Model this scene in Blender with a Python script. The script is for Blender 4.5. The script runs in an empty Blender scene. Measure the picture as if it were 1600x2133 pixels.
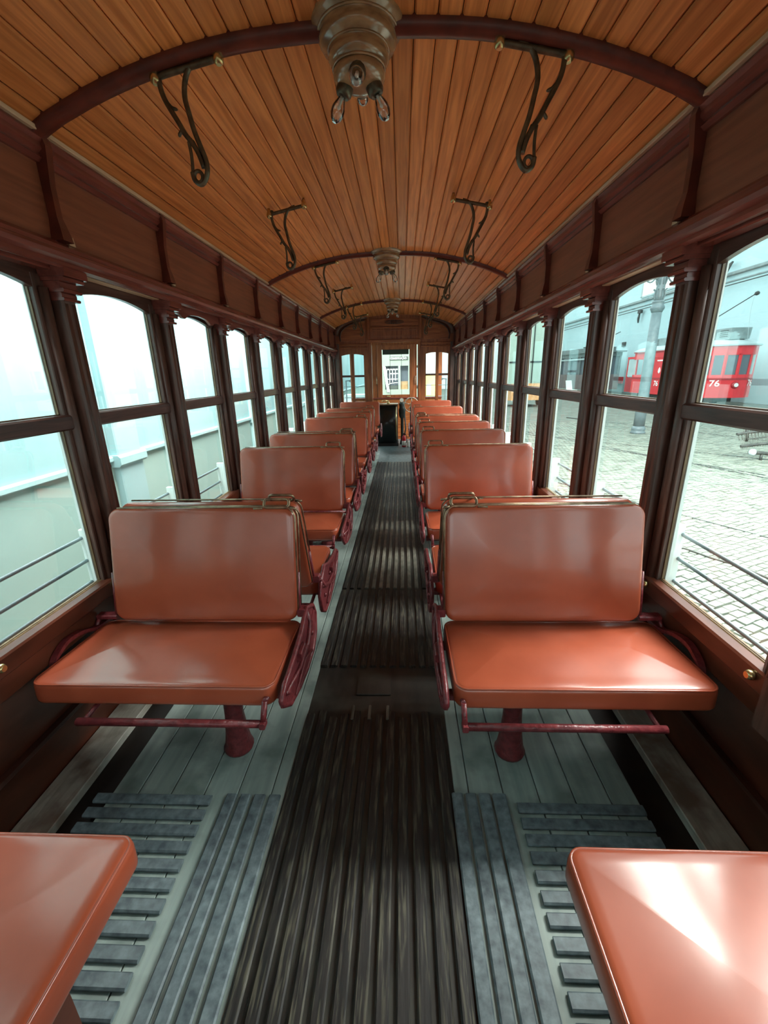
import bpy, bmesh, math, random
from mathutils import Vector, Matrix
random.seed(7)
PI = math.pi
C = bpy.context.scene.collection
S = bpy.context.scene

# ------------------------------------------------------------------ camera
cam_d = bpy.data.cameras.new('camera')
cam = bpy.data.objects.new('camera', cam_d); C.objects.link(cam)
cam_d.sensor_fit = 'HORIZONTAL'; cam_d.sensor_width = 36.0
cam_d.lens = 892.85 / 1600 * 36.0
cam_d.clip_start = 0.02; cam_d.clip_end = 300
FW = Vector((-0.04413738, 0.95084619, -0.30650191))
RT = Vector((0.9989907, 0.03944782, -0.02148119))
UP = Vector((0.00833448, 0.30714069, 0.95162762))
M = Matrix((RT, UP, -FW)).transposed().to_4x4()
M.translation = Vector((0.1207, 0, 0))
cam.matrix_world = M
S.camera = cam

# ------------------------------------------------------------------ world, lights, exposure
S.view_settings.view_transform = 'Standard'
S.view_settings.look = 'None'
S.view_settings.gamma = 1.0
S.view_settings.use_curve_mapping = False
S.view_settings.exposure = 0.28
W = bpy.data.worlds.new('World'); S.world = W; W.use_nodes = True
wn = W.node_tree.nodes; wn.clear()
wo = wn.new('ShaderNodeOutputWorld'); wb = wn.new('ShaderNodeBackground')
wb.inputs[0].default_value = (0.82, 1.0, 1.0, 1); wb.inputs[1].default_value = 3.0
W.node_tree.links.new(wb.outputs[0], wo.inputs[0])

def area_light(name, loc, size, energy, col, target):
    l = bpy.data.lights.new(name, 'AREA'); l.shape = 'RECTANGLE'
    l.size, l.size_y = size; l.energy = energy; l.color = col
    o = bpy.data.objects.new(name, l); C.objects.link(o); o.location = loc
    d = Vector(target) - Vector(loc)
    o.rotation_euler = d.to_track_quat('-Z', 'Y').to_euler()
    return o
# added area light over the right yard; brightens ground and bounces onto the ceiling
area_light('added_fill', (3.1, 4.0, 5.0), (2.2, 16.0), 6500, (1.0, 0.97, 0.90), (3.0, 4.0, -2.1))
area_light('added_fill', (-1.85, 14.0, 4.6), (0.8, 36.0), 1750, (0.90, 1.0, 0.99), (-1.85, 14.0, -2.1))  # also added, above the left gap, to lift the hall wall and ground

# ------------------------------------------------------------------ materials
def mat(name, col, rough=0.5, metal=0.0, spec=0.5, coat=0.0):
    m = bpy.data.materials.new(name); m.use_nodes = True
    b = m.node_tree.nodes['Principled BSDF']
    b.inputs['Base Color'].default_value = (*col, 1)
    b.inputs['Roughness'].default_value = rough
    b.inputs['Metallic'].default_value = metal
    b.inputs['Specular IOR Level'].default_value = spec
    if coat:
        b.inputs['Coat Weight'].default_value = coat
        b.inputs['Coat Roughness'].default_value = 0.15
    return m

def noisy(name, c1, c2, scale=(1, 1, 1), nscale=8, rough=0.5, bump=0.0, metal=0.0, detail=6,
          obj_var=0.0, lo=0.35, hi=0.65, dist=0.0, coat=0.0, spec=0.5, rough2=None, c3=None, s3=3.0, s3v=None):
    m = mat(name, c1, rough, metal, spec, coat)
    nt = m.node_tree; N = nt.nodes; L = nt.links
    b = N['Principled BSDF']
    tc = N.new('ShaderNodeTexCoord'); mp = N.new('ShaderNodeMapping')
    mp.inputs['Scale'].default_value = scale
    L.new(tc.outputs['Object'], mp.inputs[0])
    no = N.new('ShaderNodeTexNoise'); no.inputs['Scale'].default_value = nscale
    no.inputs['Detail'].default_value = detail; no.inputs['Distortion'].default_value = dist
    src = mp.outputs[0]
    if obj_var:
        oi = N.new('ShaderNodeObjectInfo'); ad = N.new('ShaderNodeVectorMath'); ad.operation = 'ADD'
        mu = N.new('ShaderNodeMath'); mu.operation = 'MULTIPLY'; mu.inputs[1].default_value = 50
        L.new(oi.outputs['Random'], mu.inputs[0])
        cx = N.new('ShaderNodeCombineXYZ'); L.new(mu.outputs[0], cx.inputs[0]); L.new(mu.outputs[0], cx.inputs[2])
        L.new(mp.outputs[0], ad.inputs[0]); L.new(cx.outputs[0], ad.inputs[1]); src = ad.outputs[0]
    L.new(src, no.inputs['Vector'])
    r = N.new('ShaderNodeValToRGB'); e = r.color_ramp.elements
    e[0].position = lo; e[1].position = hi
    e[0].color = (*c1, 1); e[1].color = (*c2, 1)
    L.new(no.outputs[0], r.inputs[0])
    out = r.outputs[0]
    if c3:
        n3 = N.new('ShaderNodeTexNoise'); n3.inputs['Scale'].default_value = s3; n3.inputs['Detail'].default_value = 4
        if s3v:
            m3 = N.new('ShaderNodeMapping'); m3.inputs['Scale'].default_value = s3v; L.new(tc.outputs['Object'], m3.inputs[0]); L.new(m3.outputs[0], n3.inputs['Vector'])
        else: L.new(tc.outputs['Object'], n3.inputs['Vector'])
        r3 = N.new('ShaderNodeValToRGB'); r3.color_ramp.elements[0].position = .5; r3.color_ramp.elements[1].position = .68
        L.new(n3.outputs[0], r3.inputs[0])
        mx = N.new('ShaderNodeMix'); mx.data_type = 'RGBA'; L.new(r3.outputs[0], mx.inputs[0])
        L.new(out, mx.inputs[6]); mx.inputs[7].default_value = (*c3, 1); out = mx.outputs[2]
    if obj_var:
        hv = N.new('ShaderNodeHueSaturation')
        mr = N.new('ShaderNodeMapRange'); mr.inputs[3].default_value = 1 - obj_var; mr.inputs[4].default_value = 1 + obj_var
        L.new(oi.outputs['Random'], mr.inputs[0]); L.new(mr.outputs[0], hv.inputs['Value'])
        L.new(out, hv.inputs['Color']); out = hv.outputs[0]
    L.new(out, b.inputs['Base Color'])
    if rough2 is not None:
        mr2 = N.new('ShaderNodeMapRange'); mr2.inputs[3].default_value = rough; mr2.inputs[4].default_value = rough2
        L.new(no.outputs[0], mr2.inputs[0]); L.new(mr2.outputs[0], b.inputs['Roughness'])
    if bump:
        bp = N.new('ShaderNodeBump'); bp.inputs['Strength'].default_value = bump; bp.inputs['Distance'].default_value = 0.01
        L.new(no.outputs[0], bp.inputs['Height']); L.new(bp.outputs[0], b.inputs['Normal'])
    return m

M_ = {}
M_['ceil'] = noisy('ceiling_wood', (.52, .165, .040), (.86, .335, .105), (26, 1.1, 26), 2.2, rough=.33, bump=.05, obj_var=.16, dist=.6, lo=.3, hi=.7)
M_['mahog'] = noisy('dark_mahogany', (.056, .025, .018), (.135, .062, .045), (30, 30, 2.5), 2.0, rough=.32, bump=.06, dist=.5, rough2=.5)
M_['mahog_h'] = noisy('mahogany_rail', (.050, .020, .015), (.115, .048, .035), (30, 2.5, 30), 2.0, rough=.3, bump=.05, dist=.5)
M_['rib'] = noisy('rib_mahogany', (.085, .018, .012), (.15, .03, .018), (8, 8, 8), 2.0, rough=.3)
M_['frieze'] = noisy('frieze_wood', (.19, .062, .034), (.29, .095, .052), (20, 1.2, 20), 2.2, rough=.36, bump=.03, dist=.6)
M_['mould'] = noisy('moulding_wood', (.14, .034, .026), (.23, .060, .044), (20, 2, 20), 2, rough=.26)
M_['cream'] = noisy('pale_wood', (.50, .33, .20), (.68, .50, .34), (20, 1.5, 20), 2, rough=.5)
M_['bead'] = noisy('glazing_bead', (.11, .060, .028), (.20, .12, .055), (20, 20, 4), 2, rough=.4)
M_['bulk'] = noisy('bulkhead_wood', (.20, .052, .016), (.36, .11, .035), (14, 14, 1.4), 2.2, rough=.33, bump=.03, dist=.7)
M_['bulkh'] = noisy('bulkhead_panel_wood', (.22, .058, .018), (.40, .13, .04), (1.6, 14, 14), 2.2, rough=.3, dist=.9)
M_['leather'] = noisy('tan_leather', (.36, .068, .030), (.45, .092, .042), (1, 1, 1), 5, rough=.26, bump=.05, rough2=.36, detail=5, coat=.7)
M_['redpaint'] = noisy('red_painted_iron', (.115, .016, .020), (.20, .032, .036), (1, 1, 1), 60, rough=.28, bump=.35, rough2=.4)
M_['brass'] = noisy('dull_brass', (.20, .12, .075), (.42, .29, .18), (1, 1, 1), 30, rough=.32, metal=.8)
M_['bronze'] = noisy('dark_bronze', (.075, .060, .040), (.15, .12, .075), (1, 1, 1), 40, rough=.38, metal=.55)
M_['brassy'] = mat('bright_brass', (.62, .47, .22), .25, .9)
M_['plank'] = noisy('grey_floor_paint', (.22, .275, .255), (.33, .39, .36), (10, .8, 10), 3, rough=.42, bump=.05, obj_var=.07, c3=(.15, .19, .175), s3=6, rough2=.6)
M_['lathgrey'] = noisy('blue_grey_lath', (.062, .082, .096), (.19, .24, .255), (14, 14, 14), 3, rough=.4, bump=.1, obj_var=.12, lo=.3, hi=.75, rough2=.6)
M_['lathblack'] = noisy('black_worn_lath', (.008, .007, .007), (.028, .023, .021), (26, 2.2, 26), 4, rough=.48, bump=.12, obj_var=.2, lo=.35, hi=.72, c3=(.085, .078, .055), s3=5, s3v=(30, 2.2, 8), rough2=.6)
M_['lathpale'] = noisy('pale_worn_lath', (.10, .095, .075), (.19, .18, .145), (6, 2, 6), 8, rough=.5, bump=.05, obj_var=.12)
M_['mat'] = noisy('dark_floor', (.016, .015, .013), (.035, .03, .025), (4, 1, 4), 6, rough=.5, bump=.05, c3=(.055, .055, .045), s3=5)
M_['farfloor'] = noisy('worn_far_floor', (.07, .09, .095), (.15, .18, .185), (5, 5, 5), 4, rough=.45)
M_['subfloor'] = noisy('dark_subfloor', (.010, .007, .006), (.022, .013, .010), (3, 3, 3), 5, rough=.6)
M_['beige'] = noisy('worn_beige_plank', (.40, .37, .31), (.60, .58, .51), (10, 1.4, 10), 3, rough=.4, bump=.05, dist=1.2, c3=(.26, .19, .15), s3=7)
M_['wallwood'] = noisy('lower_wall_wood', (.075, .019, .010), (.13, .034, .018), (4, 1.2, 4), 4, rough=.3, bump=.02)
M_['lampwood'] = noisy('turned_lamp_wood', (.24, .13, .060), (.44, .25, .12), (6, 6, 20), 3, rough=.22, bump=.03, coat=.8)
M_['wheelm'] = mat('worn_handwheel_metal', (.42, .34, .26), .35, .4)
M_['black'] = mat('black_enamel', (.008, .010, .009), .22)
M_['blackm'] = mat('black_iron', (.015, .015, .015), .5)
M_['white'] = mat('white_enamel', (.75, .75, .70), .4)
M_['exttrim'] = noisy('exterior_cream_paint', (.78, .80, .76), (.85, .87, .83), (1, 1, 1), 4, rough=.5)
M_['owall'] = noisy('hall_wall_plaster', (.225, .38, .395), (.275, .43, .445), (1, 1, 1), .7, rough=.85, bump=.03, detail=8, c3=(.30, .44, .45), s3=.9)
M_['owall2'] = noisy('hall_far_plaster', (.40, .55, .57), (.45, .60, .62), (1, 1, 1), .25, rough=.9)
M_['pale'] = noisy('pale_blue_plaster', (.31, .47, .48), (.36, .51, .52), (1, 1, 1), 1.5, rough=.8)
M_['cobble'] = noisy('cobble_stone', (.10, .122, .10), (.20, .23, .187), (1, 1, 1), 5, rough=.7, bump=.1)
M_['joint'] = noisy('cobble_joint', (.09, .105, .085), (.15, .17, .14), (1, 1, 1), 3, rough=.9)
M_['rail'] = mat('steel_rail', (.06, .075, .07), .4, .5)
M_['tram'] = noisy('red_tram_paint', (.62, .020, .028), (.68, .03, .04), (1, 1, 1), 2, rough=.3)
M_['tramdk'] = noisy('dark_red_tram_paint', (.30, .012, .02), (.36, .018, .025), (1, 1, 1), 2, rough=.35)
M_['roofgrey'] = noisy('pale_grey_roof', (.34, .42, .42), (.42, .50, .50), (1, 1, 1), 2, rough=.7)
M_['boxgrey'] = noisy('grey_resistor_box', (.17, .22, .22), (.24, .30, .30), (1, 1, 1), 3, rough=.6)
M_['ironblue'] = noisy('grey_painted_iron', (.085, .125, .135), (.13, .18, .19), (1, 1, 1), 6, rough=.45)
M_['irondk'] = noisy('weathered_dark_iron', (.020, .028, .026), (.05, .062, .057), (1, 1, 1), 12, rough=.6)
M_['tramglass'] = mat('dark_tram_glass', (.10, .12, .14), .15)
M_['treen'] = noisy('dark_green_tram_paint', (.10, .13, .13), (.15, .18, .18), (1, 1, 1), 2, rough=.4)
M_['cream2'] = noisy('cream_tram_paint', (.22, .255, .205), (.25, .285, .23), (1, 1, 1), 2, rough=.5)
M_['tan'] = noisy('tan_wood', (.26, .15, .06), (.33, .20, .08), (3, 1, 3), 3, rough=.5)
M_['signgrey'] = mat('sign_grey', (.05, .06, .05), .5)
M_['letter'] = mat('white_lettering', (.88, .88, .84), .5)
M_['yellow'] = noisy('yellow_paint', (.80, .62, .16), (.88, .72, .25), (1, 1, 1), 2, rough=.5)
M_['bristle'] = noisy('pale_bristle', (.09, .10, .085), (.16, .17, .15), (1, 1, 1), 30, rough=.8)
M_['redbox'] = mat('red_box_paint', (.55, .02, .03), .4)
M_['orange'] = noisy('orange_crate_wood', (.60, .27, .10), (.72, .38, .18), (3, 3, 1), 3, rough=.6)
M_['cable'] = mat('black_cable', (.03, .035, .03), .6)
M_['blind'] = mat('dark_green_blind', (.02, .03, .02), .6)

def glass_mat(name, tint, rfl=.5):
    m = bpy.data.materials.new(name); m.use_nodes = True
    N = m.node_tree.nodes; L = m.node_tree.links; N.clear()
    o = N.new('ShaderNodeOutputMaterial'); mx = N.new('ShaderNodeMixShader')
    t = N.new('ShaderNodeBsdfTransparent'); t.inputs[0].default_value = (*tint, 1)
    g = N.new('ShaderNodeBsdfGlossy'); g.inputs['Roughness'].default_value = .02; g.inputs[0].default_value = (1, 1, 1, 1)
    f = N.new('ShaderNodeFresnel'); f.inputs[0].default_value = 1.45
    mu = N.new('ShaderNodeMath'); mu.operation = 'MULTIPLY'; mu.inputs[1].default_value = rfl
    L.new(f.outputs[0], mu.inputs[0]); L.new(mu.outputs[0], mx.inputs[0])
    L.new(t.outputs[0], mx.inputs[1]); L.new(g.outputs[0], mx.inputs[2]); L.new(mx.outputs[0], o.inputs[0])
    return m
M_['glass'] = glass_mat('window_glass', (.95, .985, .985), .25)
M_['bulb'] = glass_mat('clear_bulb_glass', (.98, .97, .96), 3.0)

# ------------------------------------------------------------------ helpers
class MB:
    def __init__(s): s.v = []; s.f = []; s.sm = []
    def add(s, vs, fs, smooth=False):
        o = len(s.v); s.v += [tuple(p) for p in vs]
        for f in fs: s.f.append([i + o for i in f]); s.sm.append(smooth)
        return s
    def box(s, x0, x1, y0, y1, z0, z1):
        x0, x1 = min(x0, x1), max(x0, x1); y0, y1 = min(y0, y1), max(y0, y1); z0, z1 = min(z0, z1), max(z0, z1)
        return s.add([(x0, y0, z0), (x1, y0, z0), (x1, y1, z0), (x0, y1, z0), (x0, y0, z1), (x1, y0, z1), (x1, y1, z1), (x0, y1, z1)],
              [(0, 3, 2, 1), (4, 5, 6, 7), (0, 1, 5, 4), (1, 2, 6, 5), (2, 3, 7, 6), (3, 0, 4, 7)])
    def bbox(s, x0, x1, y0, y1, z0, z1, b=.004):
        "box with chamfered edges along its longest axis"
        x0, x1 = min(x0, x1), max(x0, x1)
        d = [x1 - x0, y1 - y0, z1 - z0]; ax = d.index(max(d))
        if ax == 1: pr = [(x0 + b, z0), (x1 - b, z0), (x1, z0 + b), (x1, z1 - b), (x1 - b, z1), (x0 + b, z1), (x0, z1 - b), (x0, z0 + b)]; return s.prism(pr, 'y', y0, y1)
        if ax == 2: pr = [(x0 + b, y0), (x1 - b, y0), (x1, y0 + b), (x1, y1 - b), (x1 - b, y1), (x0 + b, y1), (x0, y1 - b), (x0, y0 + b)]; return s.prism(pr, 'z', z0, z1)
        pr = [(y0 + b, z0), (y1 - b, z0), (y1, z0 + b), (y1, z1 - b), (y1 - b, z1), (y0 + b, z1), (y0, z1 - b), (y0, z0 + b)]; return s.prism(pr, 'x', x0, x1)
    def prism(s, pts, ax, a, b, smooth=False):
        n = len(pts)
        def P(p, t): return (t, p[0], p[1]) if ax == 'x' else (p[0], t, p[1]) if ax == 'y' else (p[0], p[1], t)
        vs = [P(p, a) for p in pts] + [P(p, b) for p in pts]
        fs = [tuple(range(n))[::-1], tuple(range(n, 2 * n))]
        s.add(vs, fs); o = len(s.v) - 2 * n
        for i in range(n):
            j = (i + 1) % n; s.f.append([o + i, o + j, o + n + j, o + n + i]); s.sm.append(smooth)
        return s
    def tube(s, pts, r, n=8, caps=True, closed=False):
        pts = [Vector(p) for p in pts]; m = len(pts)
        rs = r if isinstance(r, (list, tuple)) else [r] * m
        vs = []; prev = None
        for i, p in enumerate(pts):
            if closed: t = (pts[(i + 1) % m] - pts[i - 1])
            else: t = pts[min(i + 1, m - 1)] - pts[max(i - 1, 0)]
            t.normalize()
            if prev is None:
                a = Vector((0, 0, 1)) if abs(t.z) < .9 else Vector((1, 0, 0))
                u = t.cross(a).normalized()
            else:
                u = prev - t * prev.dot(t)
                if u.length < 1e-5: u = t.orthogonal()
                u.normalize()
            prev = u; w = t.cross(u)
            for k in range(n):
                a = 2 * PI * k / n; vs.append(p + (u * math.cos(a) + w * math.sin(a)) * rs[i])
        fs = []
        for i in range(m if closed else m - 1):
            j = (i + 1) % m
            for k in range(n):
                l = (k + 1) % n; fs.append((i * n + k, i * n + l, j * n + l, j * n + k))
        s.add(vs, fs, True)
        if caps and not closed:
            o = len(s.v) - len(vs)
            s.f.append([o + k for k in range(n)][::-1]); s.sm.append(False)
            s.f.append([o + (m - 1) * n + k for k in range(n)]); s.sm.append(False)
        return s
    def lathe(s, prof, n=24, org=(0, 0, 0), axis=(0, 0, 1)):
        "prof: list of (r, h) along axis"
        ax = Vector(axis).normalized(); a = Vector((1, 0, 0)) if abs(ax.x) < .9 else Vector((0, 1, 0))
        u = ax.cross(a).normalized(); w = ax.cross(u); O = Vector(org); vs = []
        for r, h in prof:
            for k in range(n):
                t = 2 * PI * k / n; vs.append(O + ax * h + (u * math.cos(t) + w * math.sin(t)) * r)
        fs = []
        for i in range(len(prof) - 1):
            for k in range(n):
                l = (k + 1) % n; fs.append((i * n + k, i * n + l, (i + 1) * n + l, (i + 1) * n + k))
        s.add(vs, fs, True); o = len(s.v) - len(vs); m = len(prof)
        s.f.append([o + k for k in range(n)][::-1]); s.sm.append(False)
        s.f.append([o + (m - 1) * n + k for k in range(n)]); s.sm.append(False)
        return s
    def pad(s, a, b, h, cr, er, bt, bb=0.0, mtx=None, n=6):
        "upholstered pad: half sizes a, b, thickness h, corner radius cr, edge radius er, crown bt above and bb below"
        def ring(i, z):
            A, B = a - i, b - i; R = max(min(cr - i, A, B), .004); out = []
            for cx, cy, t0 in ((A - R, B - R, 0), (-A + R, B - R, PI / 2), (-A + R, -B + R, PI), (A - R, -B + R, 3 * PI / 2)):
                for k in range(n + 1):
                    t = t0 + PI / 2 * k / n; out.append(Vector((cx + R * math.cos(t), cy + R * math.sin(t), z)))
            return out
        im = min(a, b) * .93; rings = []
        def crowned(rg, k):
            A, B = a - er * .5, b - er * .5
            return [Vector((p.x, p.y, p.z + k * (1 - min(abs(p.x) / A, 1) ** 2.6) * (1 - min(abs(p.y) / B, 1) ** 2.6))) for p in rg]
        for q in (1.0, .7, .4, .2): rings.append(crowned(ring(er + (im - er) * q, -h / 2), -bb))
        for k in range(5):
            t = PI / 2 * k / 4; rings.append(ring(er - er * math.sin(t), -h / 2 + er - er * math.cos(t)))
        for k in range(5):
            t = PI / 2 * k / 4; rings.append(ring(er - er * math.cos(t), h / 2 - er + er * math.sin(t)))
        for q in (.06, .15, .27, .4, .55, .7, .85, 1.0): rings.append(crowned(ring(er + (im - er) * q, h / 2), bt))
        N = len(rings[0]); vs = [p for r in rings for p in r]
        if mtx is not None: vs = [mtx @ p for p in vs]
        fs = []
        for i in range(len(rings) - 1):
            for k in range(N):
                l = (k + 1) % N; fs.append((i * N + k, i * N + l, (i + 1) * N + l, (i + 1) * N + k))
        fs.append(tuple(range(N))[::-1]); fs.append(tuple(range((len(rings) - 1) * N, len(rings) * N)))
        return s.add(vs, fs, True)
    def mirror_x(s):
        s.v = [(-x, y, z) for x, y, z in s.v]; s.f = [f[::-1] for f in s.f]; return s
    def mesh(s, name, m):
        me = bpy.data.meshes.new(name); me.from_pydata(s.v, [], s.f)
        me.polygons.foreach_set('use_smooth', s.sm); me.materials.append(m)
        me.update(); return me
    def split(s, tol=.012):
        n = len(s.v); par = list(range(n))
        def f(i):
            while par[i] != i: par[i] = par[par[i]]; i = par[i]
            return i
        for fc in s.f:
            r0 = f(fc[0])
            for i in fc[1:]: par[f(i)] = r0
        g = {}
        for i in range(n): g.setdefault(f(i), []).append(i)
        bb = []
        for ids in g.values():
            P_ = [s.v[i] for i in ids]; bb.append([[min(p[k] for p in P_) - tol for k in range(3)], [max(p[k] for p in P_) + tol for k in range(3)], set(ids)])
        ch = True
        while ch:
            ch = False
            for i in range(len(bb)):
                for j in range(i + 1, len(bb)):
                    if all(bb[i][0][k] <= bb[j][1][k] and bb[j][0][k] <= bb[i][1][k] for k in range(3)):
                        # keep each piece's own box but join the groups
                        bb[i] = [[min(a, b) for a, b in zip(bb[i][0], bb[j][0])], [max(a, b) for a, b in zip(bb[i][1], bb[j][1])], bb[i][2] | bb[j][2]]
                        del bb[j]; ch = True; break
                if ch: break
        out = []
        for _, _, ids in bb:
            m = MB(); mp = {}
            for i in sorted(ids): mp[i] = len(m.v); m.v.append(s.v[i])
            for fc, sm in zip(s.f, s.sm):
                if fc[0] in ids: m.f.append([mp[i] for i in fc]); m.sm.append(sm)
            out.append(m)
        return out
    def build_each(s, name, m, parent=None): return [p.build(name, m, parent) for p in s.split(.0)]
    def build(s, name, m, parent=None, bevel=0):
        o = bpy.data.objects.new(name, s.mesh(name, m)); C.objects.link(o)
        if parent is not None: o.parent = parent
        if bevel:
            bv = o.modifiers.new('bevel', 'BEVEL'); bv.width = bevel; bv.segments = 2; bv.limit_method = 'ANGLE'
        return o
def empty(name, loc=(0, 0, 0), rz=0, parent=None):
    o = bpy.data.objects.new(name, None); C.objects.link(o); o.location = loc; o.rotation_euler = (0, 0, rz)
    o.empty_display_size = .1
    if parent is not None: o.parent = parent
    return o
def tag(o, label, cat, group=None):
    o['label'] = label; o['category'] = cat
    if group: o['group'] = group
    return o
def struct(o): o['kind'] = 'structure'; return o
def place(o, x, y, z=0): o.location = (x, y, z); return o
def text_mesh(txt, size, name, m, mtx, parent=None, ext=.002, squeeze=1.0, bold=0.0):
    cu = bpy.data.curves.new(name, 'FONT'); cu.body = txt; cu.size = size; cu.extrude = ext; cu.offset = bold
    cu.align_x = 'CENTER'; cu.align_y = 'CENTER'
    t = bpy.data.objects.new(name + '_tmp', cu); C.objects.link(t)
    dg = bpy.context.evaluated_depsgraph_get(); me = bpy.data.meshes.new_from_object(t.evaluated_get(dg))
    bpy.data.objects.remove(t); me.materials.clear(); me.materials.append(m)
    me.transform(Matrix.Diagonal((squeeze, 1, 1, 1))); me.transform(mtx)
    o = bpy.data.objects.new(name, me); C.objects.link(o)
    if parent is not None: o.parent = parent
    return o
def wall_frame(org, right, up):
    r = Vector(right).normalized(); u = Vector(up).normalized(); n = r.cross(u)
    m = Matrix((r, u, n)).transposed().to_4x4(); m.translation = Vector(org); return m

def smooth_path(pts, k=4):
    P_ = [Vector(p) for p in pts]; out = []
    for i in range(len(P_) - 1):
        p0 = P_[max(i - 1, 0)]; p1 = P_[i]; p2 = P_[i + 1]; p3 = P_[min(i + 2, len(P_) - 1)]
        for j in range(k):
            t = j / k
            out.append(.5 * ((2 * p1) + (p2 - p0) * t + (2 * p0 - 5 * p1 + 4 * p2 - p3) * t * t + (3 * p1 - p0 - 3 * p2 + p3) * t ** 3))
    out.append(P_[-1]); return out
# ------------------------------------------------------------------ tram body
P = .687
FZ = -1.35
Y0, Y1 = -2.35, 7.85
def YP(n): return 1.604 + P * n
POSTS = list(range(-5, 10))
PROF = [(0, .944), (.25, .935), (.40, .921), (.575, .888), (.745, .843), (.857, .804), (.941, .768), (1.012, .729)]
PROF = [(-x, z) for x, z in PROF[:0:-1]] + PROF
def arc_z(x):
    x = max(-1.012, min(1.012, x))
    for (xa, za), (xb, zb) in zip(PROF, PROF[1:]):
        if xa <= x <= xb: 
            # smooth by using a gentle quadratic through neighbours
            return za + (zb - za) * (x - xa) / (xb - xa)
def arc_pts(n, dz=0.0, lim=1.0):
    # resampled and smoothed ceiling curve
    xs = [-1.012 * lim + 2.024 * lim * i / n for i in range(n + 1)]
    out = []
    for x in xs:
        z = sum(arc_z(x + d) * w for d, w in ((-.09, .2), (-.045, .2), (0, .2), (.045, .2), (.09, .2)))
        if abs(x) > .9: z = arc_z(x)
        out.append((x, z + dz))
    return out

floor = struct(MB().box(-1.16, 1.16, Y0, 9.45, FZ - .12, FZ - .03).build('floor', M_['subfloor']))  # dark base slab, left bare between the grey and beige planks
# grey painted planks on both sides of the aisle
for s in (-1, 1):
    xs = [.285, .335, .450, .565, .680, .795, .885]
    for a, b in zip(xs, xs[1:]):
        MB().bbox(s * (a + .0015) if s > 0 else -(b - .0015), s * (b - .0015) if s > 0 else -(a + .0015), Y0, Y1, FZ - .03, FZ, .002).build('plank', M_['plank'], floor)
    MB().bbox(s * 1.0, s * 1.125, Y0, Y1, FZ - .03, FZ + .004, .003).build('plank', M_['beige'], floor)
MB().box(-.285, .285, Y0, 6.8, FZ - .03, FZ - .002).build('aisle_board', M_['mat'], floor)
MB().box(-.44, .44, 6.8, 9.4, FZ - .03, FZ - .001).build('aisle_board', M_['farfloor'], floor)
# aisle laths
aw = .0475
for i in range(12):
    x = -.268 + aw * i
    for (ya, yb, m, w) in ((-.6, 1.43 + .02 * math.sin(i * 2.1), 'lathblack', .032), (1.74, 2.50, 'lathblack', .032), (2.53, 6.78, 'lathpale' if 3 <= i <= 10 else 'lathblack', .026)):
        if ya > 2.5 and i in (0, 11): m = 'lathblack'
        MB().bbox(x - w / 2, x + w / 2, ya, yb, FZ - .002, FZ + .011, .004).build('aisle_lath', M_[m], floor)
hatch = MB().bbox(-.092, .06, 1.55, 1.70, FZ - .002, FZ + .006, .003).build('floor_hatch', M_['mat'], floor)
for x in (-.095, -.025, .05):
    MB().bbox(x - .006, x + .006, 1.40, 1.475, FZ + .008, FZ + .015, .003).build('lath_tip', M_['lathpale'], floor)
# longitudinal and transverse laths under the passengers' feet
for (a, b) in ((.276, .312), (.322, .356), (.365, .402), (.410, .455)):
    MB().bbox(a, b, -.6, 1.085, FZ, FZ + .012, .004).build('foot_lath', M_['lathgrey'], floor)
for (a, b) in ((-.337, -.298), (-.388, -.350), (-.434, -.400), (-.482, -.446)):
    MB().bbox(a, b, -.6, 1.065, FZ, FZ + .012, .004).build('foot_lath', M_['lathgrey'], floor)
for i in range(24):
    y = 1.057 - .05 * i
    MB().bbox(.484, .882, y - .034, y, FZ, FZ + .013, .004).build('foot_lath', M_['lathgrey'], floor)
    MB().bbox(-.925, -.530, y - .031, y + .003, FZ, FZ + .013, .004).build('foot_lath', M_['lathgrey'], floor)

# ------------------------------------------------------------------ ceiling
cb = MB(); ap = arc_pts(32, .030); ap2 = arc_pts(32, .06)
poly = ap + [(1.22, .70), (1.22, .76)] + ap2[::-1] + [(-1.22, .76), (-1.22, .70)]
# backing shell built strip by strip
sh = [(-1.22, .70)] + ap + [(1.22, .70)]; sh2 = [(-1.22, .76)] + ap2 + [(1.22, .76)]
for i in range(len(sh) - 1):
    cb.prism([sh[i], sh[i + 1], sh2[i + 1], sh2[i]], 'y', Y0, 9.6)
ceiling = struct(cb.build('ceiling', M_['rib']))
NB = 31; bp_ = arc_pts(NB)
for i in range(NB):
    (xa, za), (xb, zb) = bp_[i], bp_[i + 1]
    d = Vector((xb - xa, zb - za)); L_ = d.length; d /= L_; nrm = Vector((-d.y, d.x))
    A = Vector((xa, za)) + d * .0012; B = Vector((xb, zb)) - d * .0012
    g = .0055
    pts = [A + nrm * g, A + d * .005, B - d * .005, B + nrm * g, B + nrm * .016, A + nrm * .016]
    MB().prism([tuple(p) for p in pts], 'y', Y0, Y1).build('plank', M_['ceil'], ceiling)
# transverse ribs
for yr in (-.80, 1.570, 3.955, 6.31):
    ra = arc_pts(40, .004); rb = arc_pts(40, -.027); m = MB()
    w = .027
    for i in range(40):
        (xa, za), (xb, zb) = ra[i], ra[i + 1]; (xc, zc), (xd, zd) = rb[i], rb[i + 1]
        # profile: flat top with rounded lower bead
        prf = lambda x, z0, z1: [(x, yr - w, z0), (x, yr - w, z1 + .010), (x, yr - w * .6, z1), (x, yr + w * .6, z1), (x, yr + w, z1 + .010), (x, yr + w, z0)]
        p0 = prf(xa, za, zc); p1 = prf(xb, zb, zd)
        m.add(p0 + p1, [(k, k + 1, k + 7, k + 6) for k in range(5)], True)
    m.build('ceiling_rib', M_['rib'], ceiling)

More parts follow.
